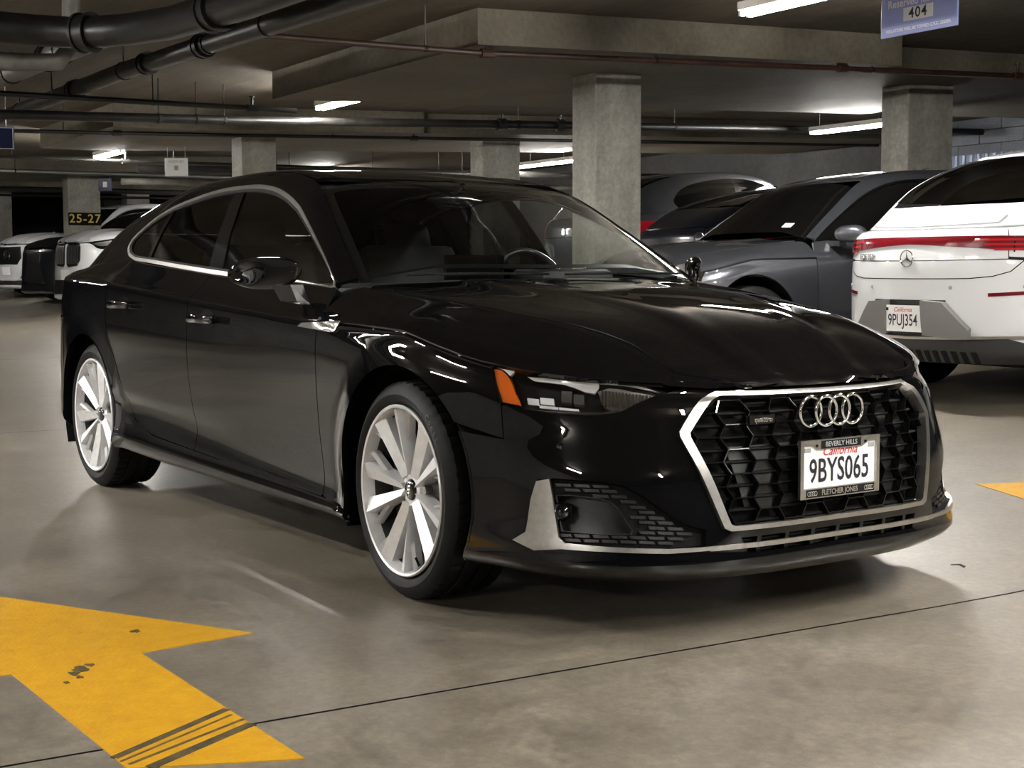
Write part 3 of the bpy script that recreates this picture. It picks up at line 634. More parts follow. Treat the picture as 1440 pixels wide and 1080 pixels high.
rows_S = [
    wrap_row(.870, -3.78, 3.0, 3.0, {0: .83, -.5: .80, -2.3: .80, -2.9: .83}, zk(.150, .150, {0: .16, -1.5: .165, -2.4: .175, -2.9: .20}, .24, .24)),
    wrap_row(.905, -3.82, 3.0, 3.0, {0: .905, -.45: .896, -1.5: .899, -2.35: .912, -2.9: .905}, zk(.182, .178, {0.0: .178, -.35: .192, -1.5: .208, -2.4: .222, -2.9: .25}, .30, .30)),
    wrap_row(.903, -3.84, 2.95, 2.9, {0: .912, -.45: .892, -1.5: .894, -2.35: .904, -2.9: .91}, zk(.235, .232, {0: .232, -.35: .236, -1.5: .272, -2.4: .318, -2.9: .33}, .36, .36)),
    wrap_row(.900, -3.86, 2.8, 2.8, {0: .913, -.45: .884, -1.5: .878, -2.35: .896, -2.9: .911}, zk(.315, .31, {0: .305, -.45: .30, -1.5: .352, -2.4: .412, -2.9: .43}, .44, .44)),
    wrap_row(.889, -3.87, 2.7, 2.7, {0: .917, -.45: .899, -1.5: .898, -2.35: .908, -2.9: .915}, zk(.43, .425, {0: .45, -.45: .46, -1.5: .47, -2.4: .48, -2.9: .52}, .55, .55)),
    wrap_row(.873, -3.872, 2.55, 2.65, W_hi, zk(.53, .525, {0: .60, -.45: .61, -1.5: .62, -2.4: .64, -2.9: .66}, .68, .68)),
    wrap_row(.855, -3.865, 2.45, 2.6, {0.3: .90, 0: .911, -.5: .911, -1.5: .9145, -2.4: .915, -2.9: .912}, zk(.615, .615, {0: .715, -.45: .73, -1.5: .765, -2.4: .80, -2.9: .82}, .82, .82)),
    above(r_c, 0.002, -0.014), above(r_c, 0.0045, 0.0),
    above(r_c, 0.030, 0.020), r_belt]
S_base = RowSheet(UG, rows_S, [0, .05, .11, .20, .31, .43, .54, .637, .652, .685, .80], mirror_u=True)
def S(u, v):
    # flared lips around the wheel arches
    P = S_base(u, v); a = np.abs(P[:, 1])
    for xw in (0.0, -WB):
        r = np.hypot(P[:, 0]-xw, P[:, 2]-.335); k = np.clip(1-(r-.365)/.10, 0, 1)**1.6*np.clip((a-.8)/.06, 0, 1)
        P[:, 1] += np.sign(P[:, 1])*.014*np.where(r < .36, 1, k)*np.clip((a-.8)/.06, 0, 1)
    return P
VC = .645      # crease parameter
VB = .80       # belt line
CEN = (-1.4, 0, 0.55)

# bonnet and wing tops
_i = UG <= 1.35
_cx = r_c[_i, 0][::-1]; _cy = r_c[_i, 1][::-1]; _cz = r_c[_i, 2][::-1]
XH = np.concatenate([np.linspace(-.80, .6, 80, endpoint=False), np.linspace(.6, .8, 50, endpoint=False), .8+.0375*np.linspace(0, 1, 40)**.5])
ye = -np.interp(XH, _cx, _cy); ze = np.interp(XH, _cx, _cz)
zc = herm(*kv({-.8: .985, -.4: .958, -.1: .937, .1: .922, .3: .893, .45: .862, .6: .806, .7: .750, .78: .702, .838: .670}), XH)
yo = herm(*kv({-.8: .76, -.35: .735, -.1: .70, .12: .652, .35: .602, .56: .548, .70: .500, .76: .455, .838: .36}), XH)
zo = herm(*kv({-.8: .955, -.35: .918, -.1: .891, .12: .863, .35: .830, .56: .775, .70: .718, .76: .693, .838: .672}), XH)
yi = herm(*kv({-.8: .42, 0: .36, .4: .29, .7: .235, .838: .20}), XH)
yo = np.minimum(yo, ye-.018*np.clip((.838-XH)/.05, 0, 1)-1e-4); k = np.clip(ye/np.maximum(yo+.02, 1e-3), 0, 1)
yi = np.minimum(yi, yo*.62)
f = np.clip((ye-yo)/.06, 0, 1); zo = zo*f+(1-f)*np.maximum(ze, np.minimum(zo, ze+.01))
zi = zc-(zc-zo)*.22
def hr(y, z): return np.stack([XH, -y, z], 1)
ym = (ye+yo)/2; d1 = np.minimum(.012, (ye-yo)*.3); d2 = np.minimum(.014, yo*.1)
rows_H = [hr(ye, ze+.004), hr(ye*.75+yo*.25, ze*.72+zo*.28+.012*f), hr(yo+d1, zo-.004*f), hr(yo-d2, zo+.003*f), hr((yo+yi)/2, (zo*.42+zi*.58)-.001), hr(yi+.02, zi-.0035), hr(yi-.02, zi+.0035), hr(yi*.5, zc-.0025), hr(yi*0, zc)]
H = RowSheet(XH, rows_H, [0, .12, .27, .31, .46, .575, .615, .75, .90], mirror_v=True)
VHC = .29; VHM = .90

# cabin
TG = np.linspace(0, 1, 240)
tk = [0, .15, .3, .42, .55, .68, .79, .89, 1.0]
def grow(pts): return herm(tk, pts, TG)
def on_belt(x):
    m = (UG > 1.0) & (UG < 2.95); o = np.argsort(r_belt[m, 0]); return np.array([np.interp(x, r_belt[m, 0][o], r_belt[m, i][o]) for i in range(3)])
gx = [-.60, -.92, -1.22, -1.55, -1.98, -2.45, -2.85, -3.12, -3.36]
g0 = grow([on_belt(x) for x in gx])
g2 = grow([(-.565, -.772, .942), (-.875, -.695, 1.122), (-1.19, -.612, 1.286), (-1.53, -.592, 1.346), (-1.97, -.588, 1.355), (-2.45, -.588, 1.328), (-2.85, -.603, 1.258), (-3.15, -.627, 1.168), (-3.52, -.620, 1.0)])
g1 = g0*.5+g2*.5; g1[:, 1] -= .022*np.sin(np.pi*np.clip(TG, 0, 1))**.5
g2b = grow([(-.548, -.735, .949), (-.86, -.66, 1.139), (-1.175, -.575, 1.307), (-1.52, -.548, 1.367), (-1.97, -.545, 1.376), (-2.45, -.545, 1.350), (-2.87, -.562, 1.279), (-3.19, -.585, 1.184), (-3.58, -.575, 1.002)])
g3 = grow([(-.48, -.45, .958), (-.81, -.41, 1.162), (-1.135, -.36, 1.325), (-1.49, -.34, 1.384), (-1.97, -.34, 1.394), (-2.47, -.34, 1.368), (-2.92, -.36, 1.292), (-3.28, -.38, 1.190), (-3.72, -.39, 1.0)])
g5 = grow([(-.42, 0, .962), (-.765, 0, 1.174), (-1.105, 0, 1.334), (-1.48, 0, 1.391), (-1.97, 0, 1.401), (-2.48, 0, 1.374), (-2.94, 0, 1.298), (-3.32, 0, 1.193), (-3.785, 0, 1.0)])
G = RowSheet(TG, [g0, g1, g2, g2b, g3, g5], [0, .18, .36, .41, .62, .98], mirror_v=True)
VG = .98

hero = empty('sedan_car', (0, 0, 0), ROT)
tag(hero, 'glossy black four-door fastback sedan with silver multi-spoke alloy wheels and chrome-framed grille', 'car')
PB = M['black_paint']
def Spx(pts, ur=(0.0, 2.6), vr=(0, .80)): return invert(S, pts, vpx, ur, vr)
def Sxz(pts, ur=(0.55, 2.6), vr=(0, .80)): return invert(S, pts, vxz, ur, vr)
def Syz(pts, ur=(-.8, .8), vr=(0, .66)): return invert(S, pts, vyz, ur, vr)
def Gpx(pts, ur=(0, 1), vr=(0, .98)): return invert(G, pts, vpx, ur, vr)
def Hpx(pts, ur=(-.75, .835), vr=(0, .9)): return invert(H, pts, vpx, ur, vr)
def cat(*a): return np.concatenate([np.asarray(q, float) for q in a])
def arc(cx, cz, r, a0, a1, n=28):
    return [(cx+r*math.cos(math.radians(a0+(a1-a0)*i/n)), cz+r*math.sin(math.radians(a0+(a1-a0)*i/n))) for i in range(n+1)]
FA = arc(0.004, .335, .372, -24, 206, 56); RA = arc(-WB+.004, .335, .365, -18, 200, 56)

# --- outlines shared by neighbouring panels
lamp_px = cat(curve([(689.7, 509.5), (719, 511.5), (767, 515), (800, 519), (835, 524.5), (874, 533), (913, 545), (938, 551.5)], 4), curve([(938, 551.5), (920, 557), (894, 568), (874, 578), (850, 583), (785, 582), (744, 576), (727, 573), (704, 567)], 4)[1:], curve([(704, 567), (697, 540), (689.7, 509.5)], 4)[1:-1])
lamp = Spx(lamp_px, (0.2, 1.0), (.3, .66))
grille_o = [(-.372, .655), (.372, .655), (.392, .645), (.497, .552), (.497, .538), (.405, .292), (.385, .283), (-.385, .283), (-.405, .292), (-.497, .538), (-.497, .552), (-.392, .645)]
grille_i = [(-.362, .640), (.362, .640), (.470, .548), (.470, .536), (.385, .302), (.372, .296), (-.372, .296), (-.385, .302), (-.470, .536), (-.470, .548)]
go = Syz(grille_o); gi = Syz(grille_i)
fog_px = [(756, 675), (778, 673), (840, 678), (875, 684), (902, 698), (940, 724), (967, 740), (992, 746), (992, 768), (940, 772), (853, 769), (790, 764), (752, 771), (728, 763), (738, 746), (746, 703)]
fog = Spx(fog_px, (0.1, .95), (.02, .6)); fogm = fog*np.array([-1, 1])
low = Syz([(-.33, .222), (.33, .222), (.35, .262), (-.35, .262)])
# bumper
a_f = Sxz(FA, (0.4, 1.4)); ia = [i for i, p in enumerate(FA) if p[0] > .30 and p[1] < .565]; arc_b = a_f[ia]           # arch edge on the bumper, bottom to top
bump_r = cat([(arc_b[0][0], 0.0)], arc_b, Spx([(708, 617)], (.3, 1.2)), lamp[[np.argmax(lamp[:, 0])]]*0+Spx([(705, 570)], (.3, 1.2)))
i0 = int(np.argmin(np.abs(lamp_px[:, 0]-704)+np.abs(lamp_px[:, 1]-567))); i1 = int(np.argmin(np.abs(lamp_px[:, 0]-938)))
lamp_low = lamp[i1:i0+1][::-1]                 # rear bottom to tip
bump_r = cat(bump_r, lamp_low[1:], [(lamp[i1][0]-.03, VC-.004)])
bump_r = np.array(bump_r)
outer = cat([(0.0, 0.0)], bump_r, [(0.0, VC-.004)], (bump_r*np.array([-1, 1]))[::-1])
panel('front_bumper', patch(S, outer, [go*.985+go.mean(0)*.015, fog, fogm, low], 0.022, 0.0015, 0.02, cen=CEN), PB, hero)
# wings: side skin to the crease, and the top up to the bonnet line
ua = ux(-.535)
f_up = [i for i, p in enumerate(FA) if not (p[0] > .30 and p[1] < .565)]
lr = lamp[i0:]                                    # rear edge of the lamp, bottom to top
wing = cat([Spx([(705, 570)], (.3, 1.2))[0]], lr[1:], [lamp[0]], [(lamp[0][0]-.01, VC)], [(u, VC) for u in np.linspace(lamp[0][0], ua, 40)], [(u, v) for u, v in Sxz([(-.535, z) for z in np.linspace(.80, .25, 14)], (1, 1.4))], a_f[f_up][::-1], Spx([(708, 617)], (.3, 1.2)))
w1 = patch(S, wing, (), 0.022, 0.0015, 0.02, cen=CEN)
hx = np.linspace(-.50, .795, 60)
top = cat([(x, 0.0) for x in np.linspace(-.535, .833, 60)], [(x, VHC) for x in hx[::-1]], [(-.525, VHC-.04), (-.535, VHC-.08)])
w2 = patch(H, top, (), 0.022, 0.0015, 0.02, cen=(0, 0, -2))
panel('front_fender', [w1, w2], PB, hero, True)
# bonnet, with a rolled front lip that follows the nose
UL = np.linspace(-.46, .46, 61); CL = S(UL, np.full(61, VC-.003)); tn = np.gradient(CL[:, :2], axis=0); tn /= np.linalg.norm(tn, axis=1, keepdims=True)
ni = np.stack([tn[:, 1], -tn[:, 0]], 1); ni *= np.where(ni[:, 0] > 0, -1, 1)[:, None]
QL = invert(H, CL[:, :2]+ni*.034, vxy, (.5, .834), (.1, 1.7), (140, 120)); PL = H(QL[:, 0], QL[:, 1])
order = np.argsort(QL[:, 1]); QL = QL[order]; CL = CL[order]; PL = PL[order]
hl = [(x, VHC) for x in np.linspace(-.46, .74, 46)]
hood = cat(hl, QL[(QL[:, 1] > VHC+.004) & (QL[:, 1] < 2*VHM-VHC-.004)], [(x, 2*VHM-v) for x, v in hl[::-1]], curve([(-.49, 2*VHM-VHC-.04), (-.47, 1.35), (-.41, 1.1), (-.395, .9), (-.41, .7), (-.47, .45), (-.49, VHC+.04)], 6))
hood_o = panel('hood', patch(H, hood, (), 0.022, 0.0, 0.02, cen=(0, 0, -2)), PB, hero)
NL = outward(PL, normals(H, QL[:, 0], QL[:, 1], 1e-3, 1e-3), (0, 0, -2)); CE = CL+np.array([0, 0, .003]); rowsL = []; nl = []
TL = PL-np.stack([np.zeros(61), np.zeros(61), np.zeros(61)], 1)
dirn = np.concatenate([-ni[order], np.zeros((61, 1))], 1); dirn -= NL*np.sum(dirn*NL, axis=1, keepdims=True); dirn /= np.linalg.norm(dirn, axis=1, keepdims=True)
for t in np.linspace(0, 1, 9):      # quadratic roll-over: leaves along the bonnet, ends at the nose edge
    mid = PL+dirn*.024; rowsL.append((1-t)**2*PL+2*t*(1-t)*mid+t*t*CE)
V_ = np.concatenate(rowsL); F_ = [(a*61+b, a*61+b+1, (a+1)*61+b+1, (a+1)*61+b) for a in range(8) for b in range(60)]
fn_ = np.cross(V_[F_[0][1]]-V_[F_[0][0]], V_[F_[0][3]]-V_[F_[0][0]])
lip_ = mesh_obj('hood_lip', V_, F_ if fn_[2] > 0 else [f_[::-1] for f_ in F_], PB, hood_o, True)
panel('cowl', patch(H, cat([(-.62, .05), (-.62, 1.75)], [(-.50, 1.75), (-.40, 1.3), (-.37, .9), (-.40, .5), (-.50, .05)]), (), .05, 0, 0, -.02, cen=(0, 0, -2)), M['matte_black'], hero)
# doors
xb = -1.622
def doorline(x0, z0, z1, n=10): return Sxz([(x0, z) for z in np.linspace(z0, z1, n)], (1, 2.2))
def sill(x): return np.interp(x, [-2.4, -2.25, -2.05, -1.65, -1.1, -.66, -.36], [.42, .352, .307, .288, .264, .248, .236])
fd = cat(doorline(-.535, .25, .80), [(ua, VC+.02), (ua+.012, VB)], [(u, VB) for u in np.linspace(ua+.03, ux(xb), 20)], [(ux(xb), VC)], doorline(xb, .80, sill(xb)), Sxz([(x, sill(x)) for x in np.linspace(xb, -.55, 20)], (1, 2)))
panel('front_door', patch(S, fd, (), .024, .002, .02, cen=CEN), PB, hero, True)
xr = -2.555
re_ = curve([(-2.555, .925), (-2.545, .74), (-2.462, .619), (-2.345, .45), (-2.262, .362), (-2.06, .309)], 5)
rd = cat(doorline(xb, sill(xb), .82), [(ux(xb), VC), (ux(xb), VB)], [(u, VB) for u in np.linspace(ux(xb)+.01, ux(xr), 16)], [(ux(xr), VC+.06)], Sxz(re_, (1.3, 2.2)), Sxz([(x, sill(x)) for x in np.linspace(-2.0, xb-.05, 8)], (1.2, 2.2)))
panel('rear_door', patch(S, rd, (), .024, .002, .02, cen=CEN), PB, hero, True)
# side skirt
a_r = Sxz(RA, (1.5, 2.4))
sk0 = [p for p in FA if p[0] < -.2 and p[1] < .26]; sk1 = [p for p in RA if p[0] > -2.6 and p[1] < .475]
sk = cat([(ux(-.30), 0.0)], Sxz(sk0[::-1], (1, 1.4)), Sxz([(x, sill(x)) for x in np.linspace(-.36, -2.25, 40)], (1, 2.3)), Sxz(re_[(re_[:, 1] < .49) & (re_[:, 0] < -2.27)][::-1], (1.3, 2.3)), Sxz([p for p in sk1[::-1]], (1.3, 2.3)), [(ux(-2.42), 0.0)])
panel('side_skirt', patch(S, sk, (), .03, .0015, .02, cen=CEN), PB, hero, True)
# rear quarter, rear bumper, tailgate
iq = [i for i, p in enumerate(RA) if p[1] > .42 or p[0] < -2.9]
aq = a_r[iq]
q = cat(Sxz(re_[re_[:, 1] > .44][::-1], (1.3, 2.3)), [(ux(xr), VC+.06), (ux(xr), VB)], [(u, VB) for u in np.linspace(ux(xr)+.01, 2.62, 24)], [(2.62, .55)], [(2.2, .50)], aq[aq[:, 1] > .33][::-1] if False else a_r[[i for i in iq]][::-1])
panel('rear_quarter_panel', patch(S, q, (), .026, .002, .02, cen=CEN), PB, hero, True)
la = a_r[-1]
rb = cat([(la[0], la[1]), (2.2, .49), (2.62, .54), (3.0, .54)]); rbm = np.array([(6-u, v) for u, v in rb])
def S2(u, v):
    u = np.asarray(u, float); return S(np.where(u > 3, u-6, u), v)
panel('rear_bumper', patch(S2, cat(rb, rbm[::-1][1:], [(6-la[0]-.02, 0.0), (3.0, 0), (la[0]+.02, 0.0)]), (), .04, .002, .02, cen=CEN), PB, hero)
panel('tailgate', [patch(S2, [(2.62, .5405), (2.62, VB), (3.38, VB), (3.38, .5405)], (), .04, .002, .02, cen=CEN), patch(G, cat([(.905, .40), (1.0, .42), (1.0, 1.54), (.905, 1.56)]), (), .04, 0, .01, cen=(-2, 0, 0))], PB, hero)
for s in (1, -1):
    tl = np.array([(2.40, .57), (2.60, .575), (2.60, .66), (2.36, .665), (2.36, .63)])
    p = patch(S, tl, (), .03, 0, .01, .004, cen=CEN); panel('tail_light', p if s > 0 else mir(p), M['red_lens'], hero)
# cabin skin: side frame with the window opening, roof, pillars
dlo_px = cat(curve([(476, 405), (457, 359), (436, 314.7), (423.6, 291)], 5), curve([(423.6, 291), (408, 275), (393, 266), (371.6, 261.2), (347, 262), (316.6, 266.4), (274, 279.6), (243.3, 292.7), (213.5, 312.5), (194.5, 329.5)], 5)[1:], curve([(194.5, 329.5), (186, 339), (181, 351.4), (182.5, 360.5), (190, 366.5)], 5)[1:], curve([(190, 366.5), (231, 375), (274, 384), (326, 391.5), (420.5, 405), (476, 405)], 5)[1:-1])
dlo = Gpx(dlo_px, (0, 1), (0, .5))
ws_px = curve([(452.5, 268), (480, 334), (505, 396)], 6)
wsu = Gpx(ws_px, (0, .5), (.2, .8))
frm = cat([(t, 0.0) for t in np.linspace(.0, .97, 50)], [(.985, .40), (.90, .41)], [(t, .425) for t in np.linspace(.89, .32, 30)], wsu, [(.01, wsu[-1][1])])
panel('body_side_frame', patch(G, frm, [dlo], .024, .0005, .012, cen=(-1.8, 0, .4)), PB, hero, True)
hd = .298
panel('roof', patch(G, cat([(t, .43) for t in np.linspace(.325, .70, 30)], [(.715, .6), (.72, .98), (.715, 1.36)], [(t, 1.53) for t in np.linspace(.70, .325, 30)], [(.309, 1.3), (.302, .98), (.309, .66)]), (), .03, .002, .015, cen=(-1.8, 0, .4)), PB, hero)
wl = [(float(a), float(b)) for a, b in wsu]
wtop = wl[0]; wbot = wl[-1]
ws = cat(wl[::-1], [(hd+.002, .66), (hd-.006, .98), (hd+.002, 1.30)], [(a, 2*VG-b) for a, b in wl], [(.03, 1.35), (.025, .98), (.03, .61)])
panel('windshield', patch(G, ws, (), .04, .002, .004, -.003, cen=(-1.8, 0, .4)), M['glass_ws'], hero)
wi = np.array(ws); wim = wi.mean(0); wband = wim+(wi-wim)*np.array([.90, .93])
panel('windshield_black_band', patch(G, ws, [wband], .04, .002, 0, -.008, cen=(-1.8, 0, .4)), M['satin_black'], hero)
panel('rear_window', patch(G, [(.725, .46), (.89, .46), (.90, .98), (.89, 1.5), (.725, 1.5), (.735, .98)], (), .04, .002, .004, -.003, cen=(-1.8, 0, .4)), M['glass_dark'], hero)
# side glass and trim
def ring_strip(sh, loop, w0, lift, name, mat, depth=.008, cen=(-1.8, 0, .4), mirror=True):
    S0 = np.array([np.linalg.norm(sh(loop[:, 0].mean()[None]+1e-3, loop[:, 1].mean()[None])-sh(loop[:, 0].mean()[None]-1e-3, loop[:, 1].mean()[None]))/2e-3, np.linalg.norm(sh(loop[:, 0].mean()[None], loop[:, 1].mean()[None]+1e-3)-sh(loop[:, 0].mean()[None], loop[:, 1].mean()[None]-1e-3))/2e-3])
    inner = offset_poly(dedupe(loop)*S0, w0)/S0
    panel(name, patch(sh, dedupe(loop), [inner], .02, 0, depth, lift, cen=cen), mat, hero, mirror)
    return inner
dlo_in = ring_strip(G, dlo, .018, .006, 'window_chrome_trim', M['satin_alu'])
ring_strip(G, dlo_in, .012, .002, 'window_seal', M['matte_black'])
def clip_half(poly, a, b, keep_left=True):
    """Sutherland-Hodgman against the line a-b"""
    out = []; n = len(poly); s = 1 if keep_left else -1
    def sd(p): return s*((b[0]-a[0])*(p[1]-a[1])-(b[1]-a[1])*(p[0]-a[0]))
    for i in range(n):
        p, q_ = poly[i], poly[(i+1) % n]; dp, dq = sd(p), sd(q_)
        if dp >= 0: out.append(p)
        if dp*dq < 0: out.append(p+(q_-p)*dp/(dp-dq))
    return np.array(out)
cut1 = Gpx([(345.7, 268), (311, 388)], (0, 1), (0, .5)); cut2 = Gpx([(333, 268), (292, 384)], (0, 1), (0, .5)); cut3 = Gpx([(243, 296), (206, 366)], (0, 1), (0, .5)); cut4 = Gpx([(247, 295), (210, 367)], (0, 1), (0, .5))
dl = dedupe(dlo_in)
def side_part(name, poly, mat, lift, depth=0.0):
    panel(name, patch(G, poly, (), .05, 0, depth, lift, cen=(-1.8, 0, .4)), mat, hero, True)
L1 = (cut1[0], cut1[1]); fwd = (cut1[0][0] > 0)
def pick(poly, ln, front):
    A = clip_half(poly, ln[0], ln[1], True); B = clip_half(poly, ln[0], ln[1], False)
    return (A if A[:, 0].mean() < B[:, 0].mean() else B) if front else (A if A[:, 0].mean() > B[:, 0].mean() else B)
side_part('front_door_window', pick(dl, cut1, True), M['glass_ws'], -.004)
side_part('rear_door_window', pick(pick(dl, cut2, False), cut4, True), M['glass_dark'], -.004)
side_part('quarter_window', pick(dl, cut3, False), M['glass_dark'], -.004)
side_part('door_pillar_trim', pick(pick(dl, cut1, False), cut2, True), M['gloss_black'], .001, .006)
side_part('quarter_divider', pick(pick(dl, cut4, False), cut3, True), M['gloss_black'], .001, .006)
panel('headliner', patch(G, cat([(t, .43) for t in np.linspace(.31, .88, 12)], [(t, 1.53) for t in np.linspace(.88, .31, 12)]), (), .08, 0, 0, -.035, cen=(-1.8, 0, .4)), M['interior'], hero)
# --- headlights: housing, reflectors, lamps, clear cover
def wall(sh, loop, d0, d1, cen=CEN):
    """side wall of a recess along a uv loop, from depth d0 to d1 below the surface"""
    loop = dedupe(np.asarray(loop, float)); P = sh(loop[:, 0], loop[:, 1]); N = outward(P, normals(sh, loop[:, 0], loop[:, 1]), cen)
    n = len(P); V = np.concatenate([P-N*d0, P-N*d1]); F = [(i, (i+1) % n, (i+1) % n+n, i+n) for i in range(n)]
    c = P.mean(0); NN = np.concatenate([c-P, c-P]); NN /= np.maximum(np.linalg.norm(NN, axis=1, keepdims=True), 1e-9)
    F = [f if np.dot(np.cross(V[f[1]]-V[f[0]], V[f[2]]-V[f[0]]), NN[f[0]]) > 0 else f[::-1] for f in F]
    return V, NN, F
def add_part(name, parts, mat, parent, side):
    J = join(parts if isinstance(parts, list) else [parts])
    if side < 0: J = mir(J)
    return mesh_obj(name, J[0], J[2], mat, parent, True, J[1])
def Lp(pts, n=4): return Spx(curve(pts, n), (0.2, 1.0), (.3, .66))
def lpoly(*secs): return cat(*[Lp(s)[:-1] if len(s) > 2 else Spx(s, (.2, 1.), (.3, .66))[:-1] for s in secs])
for side in (1, -1):
    hl_ = add_part('headlight', [patch(S, lamp, (), .02, .001, 0, -.06, cen=CEN), wall(S, lamp, 0, .06)], M['satin_black'], hero, side)
    hl_['label'] = 'slim angular headlight with amber side marker and clear lens'
    add_part('lens_cover', patch(S, lamp, (), .02, .0015, 0, -.002, cen=CEN), M['lens'], hl_, side)
    amb = cat(Lp([(692.5, 519), (701, 520), (712, 528), (722, 547), (727.5, 569)]), Spx([(705, 565)], (.2, 1), (.3, .66)), Lp([(705, 565), (698, 540), (692.5, 519)])[1:-1])
    add_part('amber_marker', patch(S, amb, (), .012, 0, .02, -.008, cen=CEN), M['amber'], hl_, side)
    drl = cat(Lp([(691, 511), (706, 513), (722, 523), (716, 528)]), Lp([(716, 528), (706, 520), (691, 515)])[1:])
    add_part('daytime_running_light', patch(S, drl, (), .012, 0, .012, -.006, cen=CEN), M['clear_white'], hl_, side)
    bl = cat(Lp([(722, 514), (767, 517.5), (800, 522), (835, 528), (874, 536), (913, 546.5), (930, 551)]), Lp([(930, 551), (880, 543), (848, 539), (790, 531), (752, 526.5), (724, 524)])[1:])
    add_part('chrome_brow', patch(S, bl, (), .012, 0, .012, -.012, cen=CEN), M['alloy'], hl_, side)
    bl2 = cat(Lp([(738, 529), (790, 534), (842, 541), (842, 544), (790, 539), (748, 534)]))
    add_part('light_guide', patch(S, bl2, (), .012, 0, .012, -.02, cen=CEN), M['clear_white'], hl_, side)
    for a, b, c_, d, mk in ((737, 553, 754, 566, 'clear_white'), (756, 552, 776, 563, 'clear_white'), (754, 566, 782, 571, 'clear_white'), (783, 568, 812, 573, 'clear_white'), (787, 545, 802, 558, 'steel'), (805, 549, 820, 560, 'steel')):
        bx = Spx([(a, b), (c_, b+(c_-a)*.08), (c_, d+(c_-a)*.06), (a, d)], (.2, 1), (.3, .66))
        add_part('led_module', patch(S, bx, (), .01, 0, .02, -.03, cen=CEN), M[mk], hl_, side)
    rf = cat(Lp([(840, 547), (858, 544), (890, 548), (926, 553)]), Lp([(926, 553), (900, 561), (884, 570), (852, 564), (840, 547)])[1:-1])
    add_part('high_beam_reflector', patch(S, rf, (), .012, 0, .01, -.034, cen=CEN), M['steel'], hl_, side)
    rb_ = []
    for i in range(16):
        x = 846+i*5.0; a0 = 546.5+i*.45
        bb = min(563+i*.5, 570-max(0, i-7)*2.0)
        if bb-a0 < 3: continue
        rb_.append(patch(S, Spx([(x, a0), (x+2.2, a0+.2), (x+2.2, bb), (x, bb)], (.2, 1), (.3, .66)), (), .01, 0, .006, -.026, cen=CEN))
    add_part('reflector_rib', rb_, M['chrome'], hl_, side)
    sh_ = cat(Lp([(742, 575), (790, 577.5), (850, 578.5), (872, 576), (870, 579), (850, 581), (785, 580)]))
    add_part('lower_strip', patch(S, sh_, (), .012, 0, .01, -.01, cen=CEN), M['chrome'], hl_, side)

# --- grille
gf = panel('grille_frame', patch(S, go, [gi], .02, 0, .03, .010, cen=CEN), M['satin_alu'], hero)
gf['label'] = 'brushed metal frame of the hexagonal grille'
panel('grille_backing', [patch(S, go, (), .05, .004, 0, -.055, cen=CEN), wall(S, go, -.005, .055)], M['matte_black'], hero)
HW, HH = .104, .066
segs = {}
def hv(ix, iy): return (round(ix, 4), round(iy, 4))
for j in range(-2, 14):
    for i in range(-8, 9):
        cy = i*HW*.80; cz = .27+j*HH+(HH/2 if i % 2 else 0)
        P6 = [(cy-HW/2, cz), (cy-HW*.30, cz+HH/2), (cy+HW*.30, cz+HH/2), (cy+HW/2, cz), (cy+HW*.30, cz-HH/2), (cy-HW*.30, cz-HH/2)]
        for a in range(6):
            p, q_ = hv(*P6[a]), hv(*P6[(a+1) % 6]); segs[tuple(sorted((p, q_)))] = 'hex'
        segs[tuple(sorted((hv(cy-HW*.46, cz), hv(cy+HW*.46, cz))))] = 'slat'
giA = np.array(grille_i)
def clipseg(p, q_):
    t = np.linspace(0, 1, 9); pts = np.array([[p[0]+(q_[0]-p[0])*k, p[1]+(q_[1]-p[1])*k] for k in t]); ins = inpoly(pts, giA)
    if ins.sum() < 2: return None
    idx = np.where(ins)[0]; return pts[idx[0]], pts[idx[-1]]
def bars(kind, wd, d_out, d_in):
    A = []; B = []
    for (p, q_), kd in segs.items():
        if kd != kind: continue
        c = clipseg(p, q_)
        if c is None: continue
        A.append(c[0]); B.append(c[1])
    A = np.array(A); B = np.array(B); ua_ = Syz(A); ub_ = Syz(B)
    PA = S(ua_[:, 0], ua_[:, 1]); PB_ = S(ub_[:, 0], ub_[:, 1]); NA = outward(PA, normals(S, ua_[:, 0], ua_[:, 1]), CEN); NB = outward(PB_, normals(S, ub_[:, 0], ub_[:, 1]), CEN)
    mb = MB()
    for a, b, na, nb in zip(PA, PB_, NA, NB):
        t = b-a; l = np.linalg.norm(t)
        if l < 1e-4: continue
        s_ = np.cross(t/l, na); 
        V = [a+na*d_out-s_*wd*.35, a+na*d_out+s_*wd*.35, a+na*d_in+s_*wd, a+na*d_in-s_*wd, b+nb*d_out-s_*wd*.35, b+nb*d_out+s_*wd*.35, b+nb*d_in+s_*wd, b+nb*d_in-s_*wd]
        mb.add(V, [(0, 1, 5, 4), (1, 2, 6, 5), (3, 0, 4, 7)])
    return mb
gm = bars('hex', .0045, -.004, -.03).build('grille_mesh', M['gloss_black'], hero)
bars('slat', .006, -.022, -.034).build('grille_slat', M['matte_black'], gm)
sp_ = [(-.31, .33), (.31, .33), (.36, .51), (-.36, .51)]
panel('grille_sensor_panel', patch(S, Syz(sp_), (), .04, 0, 0, -.034, cen=CEN), M['satin_black'], hero)
